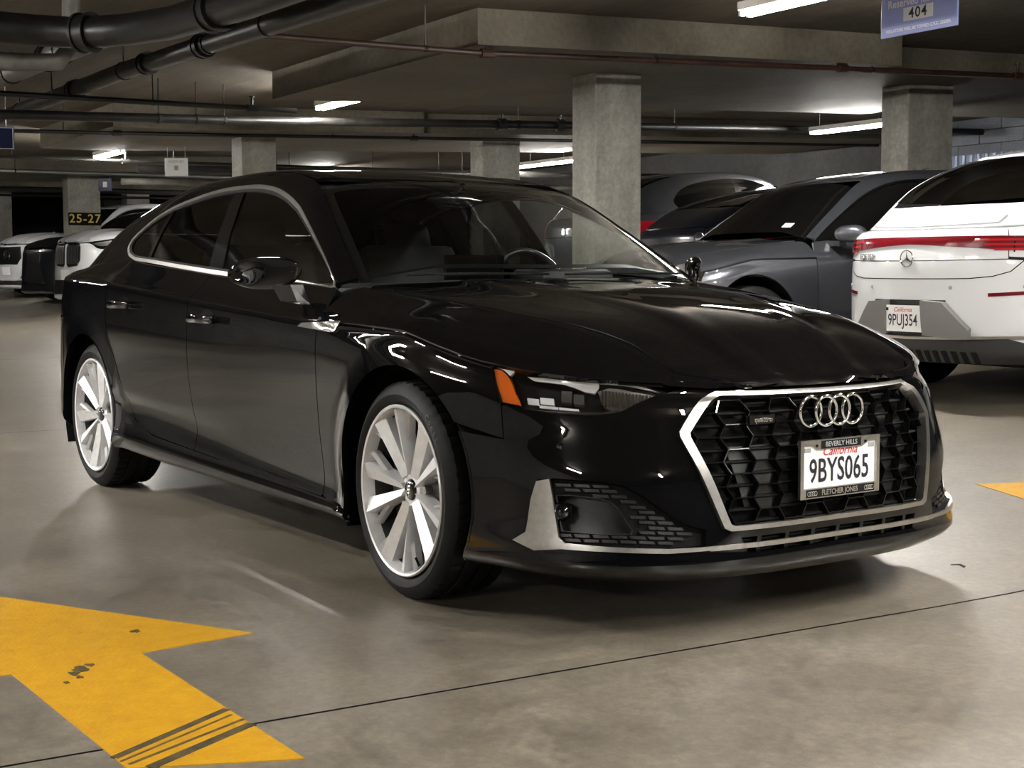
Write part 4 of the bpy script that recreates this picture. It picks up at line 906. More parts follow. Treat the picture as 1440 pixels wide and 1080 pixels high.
# four rings
def torus(c, R, r, squash, n=40, m=8):
    V = []; F = []
    for i in range(n):
        a = 2*math.pi*i/n
        for j in range(m):
            b = 2*math.pi*j/m; rr = R+r*math.cos(b); V.append((c[0]+squash*r*math.sin(b), c[1]+rr*math.cos(a), c[2]+rr*math.sin(a)))
    for i in range(n):
        for j in range(m):
            F.append((i*m+j, ((i+1) % n)*m+j, ((i+1) % n)*m+(j+1) % m, i*m+(j+1) % m))
    return V, F
for i in range(4):
    mb = MB(); mb.add(*torus((.878+(.002 if i % 2 else 0)-.004*abs(i-1.5), (i-1.5)*.0553, .590), .0415, .0053, .9)); mb.build('ring_emblem', M['chrome'], hero, True, angle=80)
# small script badge on the near side of the grille
FR = frame((.868, -.262, .578), (0.12, 1, 0), (0, 0, 1))
text_mesh('quattro', .020, M['chrome'], hero, FR, 'script_badge', .0005, extrude=.002, shear=.2)
mb = MB(); mb.box((.862, -.262, .578), (.006, .094, .024)); mb.build('badge_plate', M['gloss_black'], hero)
# number plate with dealer frame
PZ, PX = .4324, .905
def on_front(y, z, d=0.0):
    return Matrix.Translation((PX+d, y, z)) @ frame((0, 0, 0), (0, 1, 0), (0, 0, 1))
plate = MB().prism([(-.152, -.076), (.152, -.076), (.152, .076), (-.152, .076)], -.003, 0.0, on_front(0, PZ)).build('license_plate', M['plate_white'], hero)
fo = [(-.158, -.081), (.158, -.081), (.158, .074), (.151, .081), (-.151, .081), (-.158, .074)]
mbf = MB()
def barq(x0, z0, x1, z1, d0=-.004, d1=.006): mbf.prism([(x0, z0), (x1, z0), (x1, z1), (x0, z1)], d0, d1, on_front(0, PZ))
barq(-.159, -.0815, .159, -.053); barq(-.159, .068, .159, .0815); barq(-.159, -.053, -.146, .068); barq(.146, -.053, .159, .068)
barq(-.092, .0555, .092, .068)
mbf.prism([(-.112, .068), (-.092, .0555), (-.092, .068)], -.004, .006, on_front(0, PZ)); mbf.prism([(.092, .0555), (.112, .068), (.092, .068)], -.004, .006, on_front(0, PZ))
fr_ = mbf.build('plate_frame', M['satin_alu'], plate)
mbk = MB(); mbk.prism([(-.080, .0565), (.080, .0565), (.080, .0785), (-.080, .0785)], .006, .0068, on_front(0, PZ)); mbk.prism([(-.137, -.0785), (.137, -.0785), (.137, -.056), (-.137, -.056)], .006, .0068, on_front(0, PZ))
mbk.build('frame_name_band', M['matte_black'], plate)
text_mesh('BEVERLY HILLS', .0195, M['ink_grey'], plate, on_front(0, PZ+.0675, .0075), 'frame_lettering', .0004)
text_mesh('FLETCHER JONES', .0205, M['satin_alu'], plate, on_front(-.004, PZ-.0672, .0075), 'frame_lettering', .0006, xs=.92)
text_mesh('9BYS065', .094, M['ink_navy'], plate, on_front(0, PZ-.0085, .0012), 'plate_number', .0012, xs=.70, spacing=1.02)
text_mesh('California', .036, M['ink_red'], plate, on_front(0, PZ+.0465, .0012), 'plate_state_name', .0003, xs=1.0, shear=.35)
for s in (-1, 1):
    for k in range(4):
        mb = MB(); V, F = torus((PX+.0078, s*.114+(k-1.5)*.0085, PZ-.0672), .006, .0008, 1, 20, 4); mb.add(V, F); mb.build('frame_ring_mark', M['satin_alu'], plate)
    MB().prism([(s*.128-.012, .048), (s*.128+.012, .048), (s*.128+.012, .060), (s*.128-.012, .060)], .0004, .0012, on_front(0, PZ)).build('registration_sticker', M['ink_grey'], plate)
    MB().lathe([(.004, 0), (.004, .003), (.0, .0035)], 12, (PX+.006, s*.098, PZ+.066), 'x').build('plate_screw', M['matte_black'], plate)
# --- lower intake, fog lamp pockets, blades
panel('lower_intake', [patch(S, low, (), .05, 0, 0, -.04, cen=CEN), wall(S, low, 0, .04)], M['matte_black'], hero)
for k in range(7):
    y = (k-3)*.098; pl = Syz([(y-.012, .219), (y+.002, .219), (y+.012, .265), (y-.002, .265)])
    panel('intake_bar', patch(S, pl, (), .02, 0, .03, -.003, cen=CEN), M['gloss_black'], hero)
for k in range(2):
    pl = Syz([(-.34, .234+k*.014), (.34, .234+k*.014), (.34, .239+k*.014), (-.34, .239+k*.014)])
    panel('intake_slat', patch(S, pl, (), .05, 0, .01, -.028, cen=CEN), M['plastic_grey'], hero)
def Fx(p, n=0): return Spx(curve(p, 4) if n else p, (0.05, .95), (.0, .6))
pocket = cat(Fx([(779, 697), (800, 696.5), (840, 701), (858, 706), (870, 716), (891, 746), (889, 752), (838, 751), (787, 747)]))
blade_o = cat(Fx([(752, 677), (771, 673), (776, 684), (786, 757)], 0), Fx([(795, 764), (853, 769.5), (940, 772.5), (996, 768)], 1)); 
blade = cat(Fx([(755, 676.5), (773, 673.5), (777, 695), (786, 755), (795, 763.5)]), Fx([(853, 769), (940, 772), (998, 768.5), (998, 774), (940, 778.5), (853, 776), (790, 772), (752, 773.5), (722, 759)]), Fx([(740, 748), (747, 703)]))
for side in (1, -1):
    vent = add_part('fog_lamp_grille', [patch(S, fog, [pocket], .03, 0, 0, -.022, cen=CEN), wall(S, fog, 0, .03)], M['matte_black'], hero, side)
    # staggered slats
    sl = []
    fpx = np.array(fog_px)*1.0; ppx = vpx(S(pocket[:, 0], pocket[:, 1]))*1000
    for r_ in range(13):
        for c_ in range(9):
            x0 = 778+c_*27+(13 if r_ % 2 else 0); y0 = 680+r_*7.0+(c_*.9)
            qd = np.array([(x0, y0), (x0+22, y0+.8), (x0+24, y0+5.0), (x0+2, y0+4.2)])
            if inpoly(qd, fpx).all() and not inpoly(qd, ppx).any() and (dseg(qd, fpx) > 2).all() and not inpoly(qd.mean(0)[None], ppx).any(): sl.append(patch(S, Fx(qd), (), .05, 0, .006, -.014, cen=CEN))
    add_part('fog_grille_slat', sl, M['satin_black'], vent, side)
    add_part('fog_pocket', [patch(S, pocket, (), .03, 0, 0, -.075, cen=CEN), wall(S, pocket, .018, .075)], M['satin_black'], vent, side)
    rim_in = Fx((ppx-ppx.mean(0))*.965+ppx.mean(0))
    add_part('fog_pocket_rim', patch(S, pocket, [rim_in], .02, 0, .008, -.012, cen=CEN), M['satin_black'], vent, side)
    c0 = S(*[np.array([t]) for t in Fx([(802, 722)])[0]])[0]; cs = (c0[0]-.045, c0[1]*side, c0[2])
    MB().lathe([(0, .035), (.012, .033), (.024, .022), (.028, .008), (.028, -.03)], 24, cs, 'x').build('fog_lamp', M['glass_black'], vent, True)
    bl_ = add_part('bumper_blade', patch(S, blade, (), .012, 0, .014, .006, cen=CEN), M['satin_alu'], hero, side)
    MB().lathe([(0, .003), (.008, .002), (.0095, 0), (.0095, -.01)], 16, (S(*[np.array([t]) for t in Fx([(789, 628)])[0]])[0]*np.array([1, side, 1])+np.array([.001, 0, 0])), 'x').build('parking_sensor', M['gloss_black'], hero)
strip = cat([(u, .074) for u in np.linspace(-.36, .36, 40)], [(u, .084) for u in np.linspace(.36, -.36, 40)])
st = Fx([(998, 771)])[0]
us = st[0]; vs = st[1]
panel('bumper_chrome_strip', patch(S, cat([(u, vs-.009) for u in np.linspace(-us, us, 50)], [(u, vs+.006) for u in np.linspace(us, -us, 50)]), (), .02, 0, .01, .006, cen=CEN), M['satin_alu'], hero)

# --- mirrors, handles, badges
def blob(fn, nu=28, nv=16):
    V = []; F = []
    for i in range(nv+1):
        for j in range(nu): V.append(fn(i/nv, 2*math.pi*j/nu))
    for i in range(nv):
        for j in range(nu): F.append((i*nu+j, i*nu+(j+1) % nu, (i+1)*nu+(j+1) % nu, (i+1)*nu+j))
    F.append(tuple(range(nu))); F.append(tuple(nv*nu+j for j in range(nu-1, -1, -1)))
    return V, F
def sgnp(x, p): return math.copysign(abs(x)**p, x)
for s in (-1, 1):
    def fn(t, a):
        # t from the inner end to the outer tip
        t = (1-math.cos(math.pi*t))/2
        cx = -.70-.20*t-.03*t*t; cy = .895+.125*t; sc = max(.0004, 1-abs(2*t-1)**2.3)**.5
        ex = .058*sc; ez = .060*sc*(1-.14*t)
        return (cx+ex*sgnp(math.cos(a), .8)+.012*math.sin(a), s*(cy+.018*math.cos(a)*-1), .982+ez*sgnp(math.sin(a), .85)-(.008 if math.sin(a) < 0 else 0)*t)
    V, F = blob(fn, 32, 28); mh = MB().add(V, F).build('door_mirror', PB, hero, True, angle=179)
    sk_ = MB(); sk_.add([(-.685, s*.925, .94), (-.76, s*.955, .935), (-.74, s*.935, .885), (-.675, s*.905, .885), (-.70, s*.87, .94), (-.75, s*.87, .935), (-.74, s*.855, .872), (-.675, s*.855, .872)], [(0, 1, 2, 3), (4, 7, 6, 5), (0, 4, 5, 1), (3, 2, 6, 7), (1, 5, 6, 2), (0, 3, 7, 4)]); sk_.build('mirror_arm', M['satin_black'], mh)
    gl_ = MB(); gl_.add([(-.815, s*.925, .945), (-.92, s*.975, .95), (-.92, s*.975, 1.005), (-.815, s*.925, 1.012)], [(0, 1, 2, 3)]); gl_.build('mirror_glass', M['chrome'], mh)
    for xh, zh in ((-1.42, .805), (-2.315, .843)):
        yh = .921; cup = Sxz([(xh+.075*math.cos(a), zh+.036*math.sin(a)) for a in np.linspace(0, 2*math.pi, 20, endpoint=False)], (1, 2.3))
        p = patch(S, cup, (), .02, 0, 0, .0012, cen=CEN); hc = panel('door_handle', p if s < 0 else mir(p), M['gloss_black'], hero)
        bm_ = MB(); bm_.bevbox((xh, s*(yh+.022), zh+.002), (.235, .022, .034), .008); bm_.bevbox((xh+.1, s*(yh+.004), zh), (.03, .04, .026), .005); bm_.bevbox((xh-.1, s*(yh+.004), zh), (.03, .04, .026), .005)
        bm_.build('handle_bar', PB, hc, True, angle=35)
    em = Spx([(420, 459), (427, 454), (481, 453), (473, 465.5), (466, 467.5), (445, 463.5)], (1, 1.4), (.4, .8))
    p = patch(S, em, (), .02, 0, .006, .007, cen=CEN); panel('fender_trim_blade', p if s < 0 else mir(p), M['chrome'], hero)
    # wheel housings
    for xw in (0.0, -WB):
        mb = MB(); n = 24; V = []; F = []
        for i in range(n+1):
            a = math.radians(-25+230*i/n); c_, s_ = math.cos(a), math.sin(a)
            for y in (.90, .55): V.append((xw+.385*c_, s*y, .335+.385*s_))
        for i in range(n): F.append((2*i, 2*i+1, 2*i+3, 2*i+2))
        b = len(V); V += [(xw+.385*math.cos(math.radians(-25+230*i/n)), s*.55, .335+.385*math.sin(math.radians(-25+230*i/n))) for i in range(n+1)]
        F.append(tuple(b+i for i in range(n+1)))
        mesh_obj('wheel_housing', V, F, M['matte_black'], hero, False)
        # arch lip
        aa = FA if xw == 0 else RA; uvs = Sxz(aa, (0.4, 2.4)); Pp = S(uvs[:, 0], uvs[:, 1])
        V = []; F = []
        for p_ in Pp: V += [(p_[0]-(p_[0]-xw)*.012, s*(abs(p_[1])+.001), p_[2]-(p_[2]-.335)*.012), (p_[0]-(p_[0]-xw)*.004, s*(abs(p_[1])-.05), p_[2]-(p_[2]-.335)*.004)]
        for i in range(len(Pp)-1): F.append((2*i, 2*i+1, 2*i+3, 2*i+2))
        mesh_obj('arch_lip', V, F, PB, hero, True)
MB().bevbox((-1.5, 0, .33), (4.1, 1.24, .26), .04).bevbox((.25, 0, .52), (.85, 1.05, .24), .04).bevbox((-3.1, 0, .62), (1.1, 1.05, .4), .04).bevbox((-1.5, 0, .30), (2.0, 1.56, .14), .03).build('underbody', M['matte_black'], hero)
MB().bevbox((.55, 0, .20), (.5, 1.2, .03), .01).build('engine_undertray', M['matte_black'], hero)

# --- wheels
def spoke(mb, r0, r1, a0, a1, w0, w1, h0, h1, ridge, dep=.03, skew=0.0):
    """faceted arm in wheel space; axis = h (outward positive)"""
    p0 = Vector((r0*math.cos(a0), r0*math.sin(a0))); p1 = Vector((r1*math.cos(a1), r1*math.sin(a1))); t = (p1-p0).normalized(); n = Vector((-t.y, t.x))
    V = []
    for p, w, h in ((p0, w0, h0), (p1, w1, h1)):
        for k, hh in ((-1, h-dep), (-.9, h-.006), (skew, h+ridge), (.9, h-.006), (1, h-dep)):
            q_ = p+n*(w*k); V.append((q_.x, hh, q_.y))
    mb.add(V, [(0, 1, 6, 5), (1, 2, 7, 6), (2, 3, 8, 7), (3, 4, 9, 8), (4, 0, 5, 9), (0, 4, 3, 2, 1), (5, 6, 7, 8, 9)])
def hmap(mb, sgn):
    mb.v = [(v[0], v[1]*sgn, v[2]) for v in mb.v]; return mb
def make_wheel(parent, loc, sgn, steer=0.0, spin=0.0, R=TR, style='vee', alloy='alloy', wid=.245, rr=.2588, detail=True):
    """tyre mesh with rim, disc and cap; sgn = outward side (+y or -y)"""
    hw = wid/2; n = 200 if detail else 40
    g = .008
    prof = [(rr-.006, hw-.020), (rr+.004, hw-.012), (rr+.012, hw-.004), (rr+.03, hw+.001), (R-.030, hw-.004), (R-.014, hw-.014), (R-.005, hw-.024)]
    tread = [(R-.003, hw-.034), (R-.003, hw-.066), (R-.003-g, hw-.068), (R-.003-g, hw-.076), (R, hw-.078), (R, .012), (R-g, .010), (R-g, -.0)]
    pr = prof+tread; pr = pr+[(r, -h) for r, h in pr[::-1]][1:]
    t = MB().lathe(pr, n, (0, 0, 0), 'y')
    if detail:      # cross grooves on the shoulders
        m = len(pr); V = [list(v) for v in t.v]
        for i in range(n):
            for k in range(m):
                r, h = pr[k]
                if abs(h) > hw-.07 and r > R-.02 and i % 4 == 0:
                    f_ = (R-.009)/max(r, R-.009) if r > R-.009 else 1; V[i*m+k][0] *= f_; V[i*m+k][2] *= f_
        t.v = [tuple(v) for v in V]
    w = hmap(t, sgn).build('wheel', M['rubber'], parent, True, angle=30)
    w.location = loc; w.rotation_euler = (0, spin*0, steer)
    # rim: barrel, lip, spokes
    r_ = MB().lathe([(rr-.002, hw-.014), (rr, hw-.004), (rr-.004, hw), (rr-.010, hw-.003), (rr-.014, hw-.016), (rr-.019, hw-.040)], 72 if detail else 32, (0, 0, 0), 'y')
    hmap(MB().lathe([(rr-.019, hw-.040), (rr-.03, hw-.09), (rr-.03, -hw+.03), (rr-.02, -hw+.01)], 72 if detail else 32, (0, 0, 0), 'y'), sgn).build('rim_barrel', M['rim_barrel'], w, True)
    hmap(MB().lathe([(rr-.03, -hw+.05), (.05, -hw+.05)], 32, (0, 0, 0), 'y'), sgn).build('wheel_back', M['matte_black'], w)
    hub_h = hw-.040
    if style == 'vee':
        for k in range(5):
            a = spin+k*2*math.pi/5
            for s in (-1, 1):
                spoke(r_, .046, rr-.014, a+s*.22, a+s*.235, .0130, .029, hub_h, hw-.014, .010, .038, s*.7)
                spoke(r_, .135, rr-.016, a+s*.27, a+s*.47, .006, .009, hub_h+.002, hw-.022, .004, .026, 0)
    else:
        nsp = 5 if style == 'five' else 10
        for k in range(nsp): spoke(r_, .05, rr-.014, spin+k*2*math.pi/nsp, spin+k*2*math.pi/nsp+(.12 if nsp == 10 else 0), .022, .042 if nsp == 5 else .026, hub_h, hw-.02, .008, .035, .2)
    r_.lathe([(0, hub_h-.004), (.052, hub_h-.004), (.064, hub_h-.02), (.07, hub_h-.06)], 30, (0, 0, 0), 'y')
    hmap(r_, sgn).build('rim', M[alloy], w, True, angle=25)
    if detail:
        for k in range(5):
            a = spin+(k+.5)*2*math.pi/5; hmap(MB().lathe([(0, hub_h-.006), (.0125, hub_h-.006), (.0135, hub_h-.03)], 10, (.056*math.cos(a)*1.35, 0, .056*math.sin(a)*1.35), 'y'), sgn).build('wheel_bolt', M['steel'], w, True)
        cp = hmap(MB().lathe([(0, hub_h+.006), (.026, hub_h+.005), (.031, hub_h+.001), (.034, hub_h-.006)], 28, (0, 0, 0), 'y'), sgn).build('hub_cap', M['gloss_black'], w, True)
        if style == 'vee':
            mb = MB()
            for k in range(4):
                V, F = torus((0, 0, 0), .0078, .0013, 1, 20, 5); mb.add([(v[1]+(k-1.5)*.0105, hub_h+.007+v[0]*.5, v[2]) for v in V], F)
            ca, sa = math.cos(math.radians(78)), math.sin(math.radians(78)); mb.v = [(x*ca-z*sa, y, x*sa+z*ca) for x, y, z in mb.v]
            hmap(mb, sgn).build('cap_rings', M['chrome'], w, True)
        hmap(MB().tube([( (rr-.028)*math.cos(-1.25), hw-.03, (rr-.028)*math.sin(-1.25)), ((rr-.055)*math.cos(-1.25), hw-.022, (rr-.055)*math.sin(-1.25))], .004, 8), sgn).build('valve_stem', M['matte_black'], w)
        hmap(MB().lathe([(.07, .015), (.165, .015), (.168, .010), (.168, -.01), (.165, -.015), (.07, -.015), (.07, .015)], 48, (0, 0, 0), 'y'), sgn).build('brake_disc', M['steel'], w, True, angle=30)
        cal = MB()
        for i in range(6):
            a = math.radians(150+i*12); cal.box((.15*math.cos(a), .0, .15*math.sin(a)), (.075, .09, .04), Matrix.Rotation(-a, 3, 'Y'))
        hmap(cal, sgn).build('brake_caliper', M['alloy_dark'], w)
    else:
        hmap(MB().lathe([(0, hub_h+.004), (.03, hub_h+.003), (.034, hub_h-.006)], 16, (0, 0, 0), 'y'), sgn).build('hub_cap', M['satin_black'], w, True)
        hmap(MB().lathe([(.0, .0), (.17, .0), (.17, -.03), (0, -.03)], 24, (0, 0, 0), 'y'), sgn).build('brake_disc', M['steel'], w)
    return w
fw_ = make_wheel(hero, (0, -.785, TR), -1, -.047, math.radians(113)); make_wheel(hero, (0, .785, TR), 1, -.047, math.radians(70))
rw_ = make_wheel(hero, (-WB, -.772, TR), -1, 0, math.radians(128)); make_wheel(hero, (-WB, .772, TR), 1, 0, math.radians(40))

def tyre_text(w, txt, a0, rad, size):
    for i, ch in enumerate(txt):
        a = a0-i*size*.78/rad; er_ = Vector((math.cos(a), 0, math.sin(a))); et = Vector((math.sin(a), 0, -math.cos(a)))
        text_mesh(ch, size, M['plastic_grey'], w, frame(er_*rad+Vector((0, -.1245, 0)), et, er_), 'tyre_lettering', .0004)
tyre_text(fw_, 'Conti', math.radians(52), .298, .026); tyre_text(rw_, 'CONTINENTAL', math.radians(62), .298, .026)
# --- cabin interior
IM = M['interior']
MB().bevbox((-.86, 0, .86), (.46, 1.42, .16), .05).bevbox((-.70, 0, .90), (.4, 1.36, .08), .03).build('dashboard', IM, hero, True, angle=35)
MB().bevbox((-.93, -.38+.76, .955), (.24, .36, .07), .03).build('instrument_hood', IM, hero, True, angle=35)
mb = MB(); V, F = torus((0, 0, 0), .178, .014, 1, 40, 8); Rm = Matrix.Rotation(math.radians(-22), 4, 'Y'); mb.add([Rm @ Vector(v) for v in V], F); mb.box((0, 0, 0), (.03, .12, .10), Matrix.Rotation(math.radians(-22), 3, 'Y')); mb.box((0, 0, 0), (.015, .34, .03), Matrix.Rotation(math.radians(-22), 3, 'Y'))
st_ = mb.build('steering_wheel', M['satin_black'], hero, True, angle=50); st_.location = (-1.12, .37, .90)
MB().bevbox((-.98, 0, .97), (.02, .27, .15), .008).build('centre_screen', M['glass_black'], hero)
for x, y in ((-1.72, .37), (-1.72, -.37), (-2.55, .36), (-2.55, -.36)):
    Rt = Matrix.Rotation(math.radians(-20 if x > -2 else -24), 3, 'Y')
    mb = MB(); mb.bevbox((x, y, .50), (.52, .52, .18), .06); mb.bevbox((x-.33, y, .80), (.15, .50, .62), .05, Rt); mb.bevbox((x-.44, y, 1.12 if x > -2 else 1.05), (.10, .27, .17), .04, Rt)
    mb.build('seat', IM, hero, True, angle=35)
mb = MB(); V, F = blob(lambda t, a: (-1.13+.02*math.cos(a), (t-.5)*.25*(.98), 1.26+.036*math.sin(a)*max(.15, 1-(2*t-1)**4)), 16, 10); mb.add(V, F); mb.tube([(-1.12, 0, 1.29), (-1.06, 0, 1.315)], .012, 8); mb.build('rear_view_mirror', M['gloss_black'], hero, True)
for (x0, y0, x1, y1) in ((-.44, -.62, -.50, .02), (-.42, .02, -.50, .64)):
    MB().tube([(x0, y0, .972), ((x0+x1)/2-.02, (y0+y1)/2, .975), (x1-.02, y1, .972)], .005, 6).build('wiper', M['matte_black'], hero)
# ------------------------------------------------------------------ parked cars: the same panel outlines on reshaped bodies
UV = dict(bumper=outer, go=go, wing=wing, wtop=top, hood=hood, fd=fd, rd=rd, sk=sk, q=q, rb=cat(rb, rbm[::-1][1:], [(6-la[0]-.02, 0.0), (3.0, 0), (la[0]+.02, 0.0)]), frm=frm, dlo=dlo, ws=ws, lamp=lamp, tl=np.array([(2.18, .57), (2.60, .575), (2.60, .66), (2.12, .665), (2.1, .63)]))
def car(name, label, pmat, place, xm, zm, ky=1.0, nose=0.0, R=.34, group=None, trim=True, win='glass_black', tail_round=0.0, rimstyle='five', rimmat='alloy', h=.06, rim=.24, steer=0.0, lampmat='clear_white', wsmat=None, tumble=0.0, trim_mat='satin_alu', tail=True, rw=.89):
    """place = (x, y of the front axle, heading in degrees)"""
    xk, xv = zip(*xm); zk_, zv = zip(*zm)
    def mo(P):
        P = np.asarray(P); x = herm(xk, xv, P[:, 0], True); x = np.where(P[:, 0] > xk[-1], xv[-1]+P[:, 0]-xk[-1], x); x = np.where(P[:, 0] < xk[0], xv[0]+P[:, 0]-xk[0], x)
        z = herm(zk_, zv, P[:, 2], True); f = np.clip((P[:, 0]+.9)/1.5, 0, 1)*np.clip((P[:, 2]-.30)/.35, 0, 1); z = z+nose*f*f*(3-2*f)
        x = x+tail_round*np.clip((-P[:, 0]-2.6)/1.2, 0, 1)*(P[:, 1]/.9)**2
        y = P[:, 1]*ky*(1+tumble*np.clip((P[:, 2]-1.0)/.4, 0, 1))
        return np.stack([x, y, z], 1)
    Sm = RowSheet(UG, [mo(r) for r in rows_S], S_base.kn, mirror_u=True); Hm = RowSheet(XH, [mo(r) for r in rows_H], H.kn, mirror_v=True); Gm = RowSheet(TG, [mo(r) for r in (g0, g1, g2, g2b, g3, g5)], G.kn, mirror_v=True)
    def Sm2(u, v): u = np.asarray(u, float); return Sm(np.where(u > 3, u-6, u), v)
    x0, y0, hd_ = place; a = math.radians(hd_); wbx = float(mo(np.array([[-WB, 0, .3]]))[0, 0]); z0 = zf(x0, y0); z1 = zf(x0+wbx*math.cos(a), y0+wbx*math.sin(a))
    r = empty(name, (x0, y0, z0)); r.rotation_euler = (0, -math.atan2(z0-z1, -wbx), a); tag(r, label, 'car', group)
    P_ = M[pmat]; ce = (-1.5, 0, .55); cg = (-1.8, 0, .4)
    panel('front_bumper', patch(Sm, UV['bumper'], [], h, .002, .015, cen=ce), P_, r)
    panel('front_fender', [patch(Sm, UV['wing'], (), h, .002, .015, cen=ce), patch(Hm, UV['wtop'], (), h, .002, .015, cen=(0, 0, -3))], P_, r, True)
    panel('hood', patch(Hm, UV['hood'], (), h*.7, .003, .015, cen=(0, 0, -3)), P_, r)
    for nm, k_ in (('front_door', 'fd'), ('rear_door', 'rd'), ('side_skirt', 'sk'), ('rear_quarter_panel', 'q')): panel(nm, patch(Sm, UV[k_], (), h, .0025, .015, cen=ce), P_, r, True)
    panel('rear_bumper', patch(Sm2, UV['rb'], (), h, .002, .015, cen=ce), P_, r)
    panel('tailgate', [patch(Sm2, [(2.62, .5405), (2.62, VB), (3.38, VB), (3.38, .5405)], (), h, .002, .015, cen=ce), patch(Gm, [(rw+.015, .40), (1.0, .42), (1.0, 1.54), (rw+.015, 1.56)], (), h, 0, .01, cen=(-2, 0, 0))], P_, r)
    panel('body_side_frame', patch(Gm, UV['frm'], [UV['dlo']], h, .0005, .012, cen=cg), P_, r, True)
    panel('roof', patch(Gm, cat([(t, .43) for t in np.linspace(.325, .70, 14)], [(.72, .98)], [(t, 1.53) for t in np.linspace(.70, .325, 14)], [(.302, .98)]), (), h, .002, .012, cen=cg), P_, r)
    panel('windshield', patch(Gm, UV['ws'], (), h, .002, 0, -.003, cen=cg), M[wsmat or win], r)
    panel('rear_window', patch(Gm, [(.725, .46), (rw, .47), (rw+.01, .98), (rw, 1.49), (.725, 1.5), (.735, .98)], (), h, .002, 0, -.003, cen=cg), M[win], r)
    panel('side_window', patch(Gm, UV['dlo'], (), h, .004, 0, -.004, cen=cg), M[win], r, True)
    panel('door_pillar_trim', patch(Gm, pick(pick(dl, cut1, False), cut2, True), (), h, 0, .005, .001, cen=cg), M['gloss_black'], r, True)
    if trim:
        Sc = np.array([3.0, 1.0]); inn = offset_poly(dedupe(UV['dlo'])*Sc, .014)/Sc
        panel('window_trim', patch(Gm, dedupe(UV['dlo']), [inn], .05, 0, .006, .004, cen=cg), M[trim_mat], r, True)
    for s in (1, -1):
        p = patch(Sm, UV['lamp'], (), .04, .001, .01, .002, cen=ce); hl2 = panel('headlight', p if s > 0 else mir(p), M['gloss_black'], r)
        c_ = UV['lamp'].mean(0); p = patch(Sm, c_+(UV['lamp']-c_)*np.array([.82, .55]), (), .04, 0, .004, .006, cen=ce); J = p if s > 0 else mir(p); mesh_obj('lamp_unit', J[0], J[2], M[lampmat], hl2, True, J[1])
        if tail: p = patch(Sm, UV['tl'], (), .05, 0, .01, .004, cen=ce); panel('tail_light', p if s > 0 else mir(p), M['red_lens'], r)
        zb = float(mo(np.array([[-.7, .9, .975]]))[0, 2]); xmi = float(mo(np.array([[-.70, .9, .9]]))[0, 0]); yb = .92*ky
        V_, F_ = blob(lambda t, b: (xmi-.12*t+.055*math.cos(b)*max(.1, 1-(2*t-1)**4), s*(yb-.02+.2*t), zb+.06*math.sin(b)*max(.1, 1-(2*t-1)**4)), 16, 8)
        mm = MB().add(V_, F_).build('door_mirror', P_, r, True, angle=60); MB().box((xmi-.03, s*(yb-.03), zb-.06), (.06, .12, .05)).build('mirror_arm', M['gloss_black'], mm)
        for xh, zh in ((-1.42, .805), (-2.315, .843)):
            q3 = mo(np.array([[xh, .918, zh]]))[0]; MB().bevbox((q3[0], s*(q3[1]+.02), q3[2]), (.22, .025, .03), .008).build('door_handle', P_, r, True)
        for xw in (0.0, wbx):
            n = 16; V_ = []
            for i in range(n+1):
                b = math.radians(-25+230*i/n)
                for y in (.885*ky, .5): V_.append((xw+(R+.06)*math.cos(b), s*y, R+.005+(R+.06)*math.sin(b)))
            F_ = [(2*i, 2*i+1, 2*i+3, 2*i+2) for i in range(n)]+[tuple(2*i+1 for i in range(n+1))]
            mesh_obj('wheel_housing', V_, F_, M['matte_black'], r, False)
            make_wheel(r, (xw, s*(.775*ky), R), s, steer if xw == 0 else 0, .3, R, rimstyle, rimmat, .235, rim, False)
    MB().bevbox((wbx/2-.1, 0, .36), (-wbx+1.2, 1.2*ky, .28), .05).build('underbody', M['matte_black'], r)
    MB().bevbox((wbx/2-.2, 0, .62), (1.9, 1.3*ky, .5), .05).build('cabin_tub', M['interior'], r)
    def Y(pts, ur=(-.8, .8), vr=(0, .66)): return invert(Sm, pts, vyz, ur, vr, (160, 70))
    def Yr(pts): return invert(Sm2, pts, vyz, (2.15, 3.85), (0, .8), (160, 70))
    def front(nm, pts, mat, lift=.004, depth=.01, parent=None, hh=.05): return panel(nm, patch(Sm, Y(pts), (), hh, 0, depth, lift, cen=ce), M[mat], parent or r)
    def rear(nm, pts, mat, lift=.004, depth=.01, parent=None, hh=.05): return panel(nm, patch(Sm2, Yr(pts), (), hh, 0, depth, lift, cen=ce), M[mat], parent or r)
    def at_front(y, z):
        u = Y([(y, z)])[0]; p = Sm(u[:1], u[1:]); n_ = outward(p, normals(Sm, u[:1], u[1:]), ce); return Vector(p[0]), Vector(n_[0])
    def at_rear(y, z):
        u = Yr([(y, z)])[0]; p = Sm2(u[:1], u[1:]); n_ = outward(p, normals(Sm2, u[:1], u[1:]), ce); return Vector(p[0]), Vector(n_[0])
    return dict(root=r, front=front, rear=rear, at_front=at_front, at_rear=at_rear, S=Sm, G=Gm, H=Hm, S2=Sm2, wb=wbx, mo=mo)
def star(parent, c, nrm, up, rad, name='star_emblem', mat='chrome', th=.006):
    Fm = frame(c+nrm*th, Vector(up).cross(nrm), up); mb = MB(); V_, F_ = torus((0, 0, 0), rad, rad*.085, 1, 32, 6); mb.add([Fm @ Vector((v[1], v[2], v[0])) for v in V_], F_)
    for k in range(3):
        a = math.radians(90+120*k); t = Vector((math.cos(a), math.sin(a), 0)); n_ = Vector((-t.y, t.x, 0)); b0 = n_*rad*.17
        V_ = [Fm @ p for p in (b0, -b0, t*rad, Vector((0, 0, rad*.12)), b0-t*rad*.05)]; mb.add(V_, [(0, 3, 2), (3, 1, 2)])
    return mb.build(name, M[mat], parent)

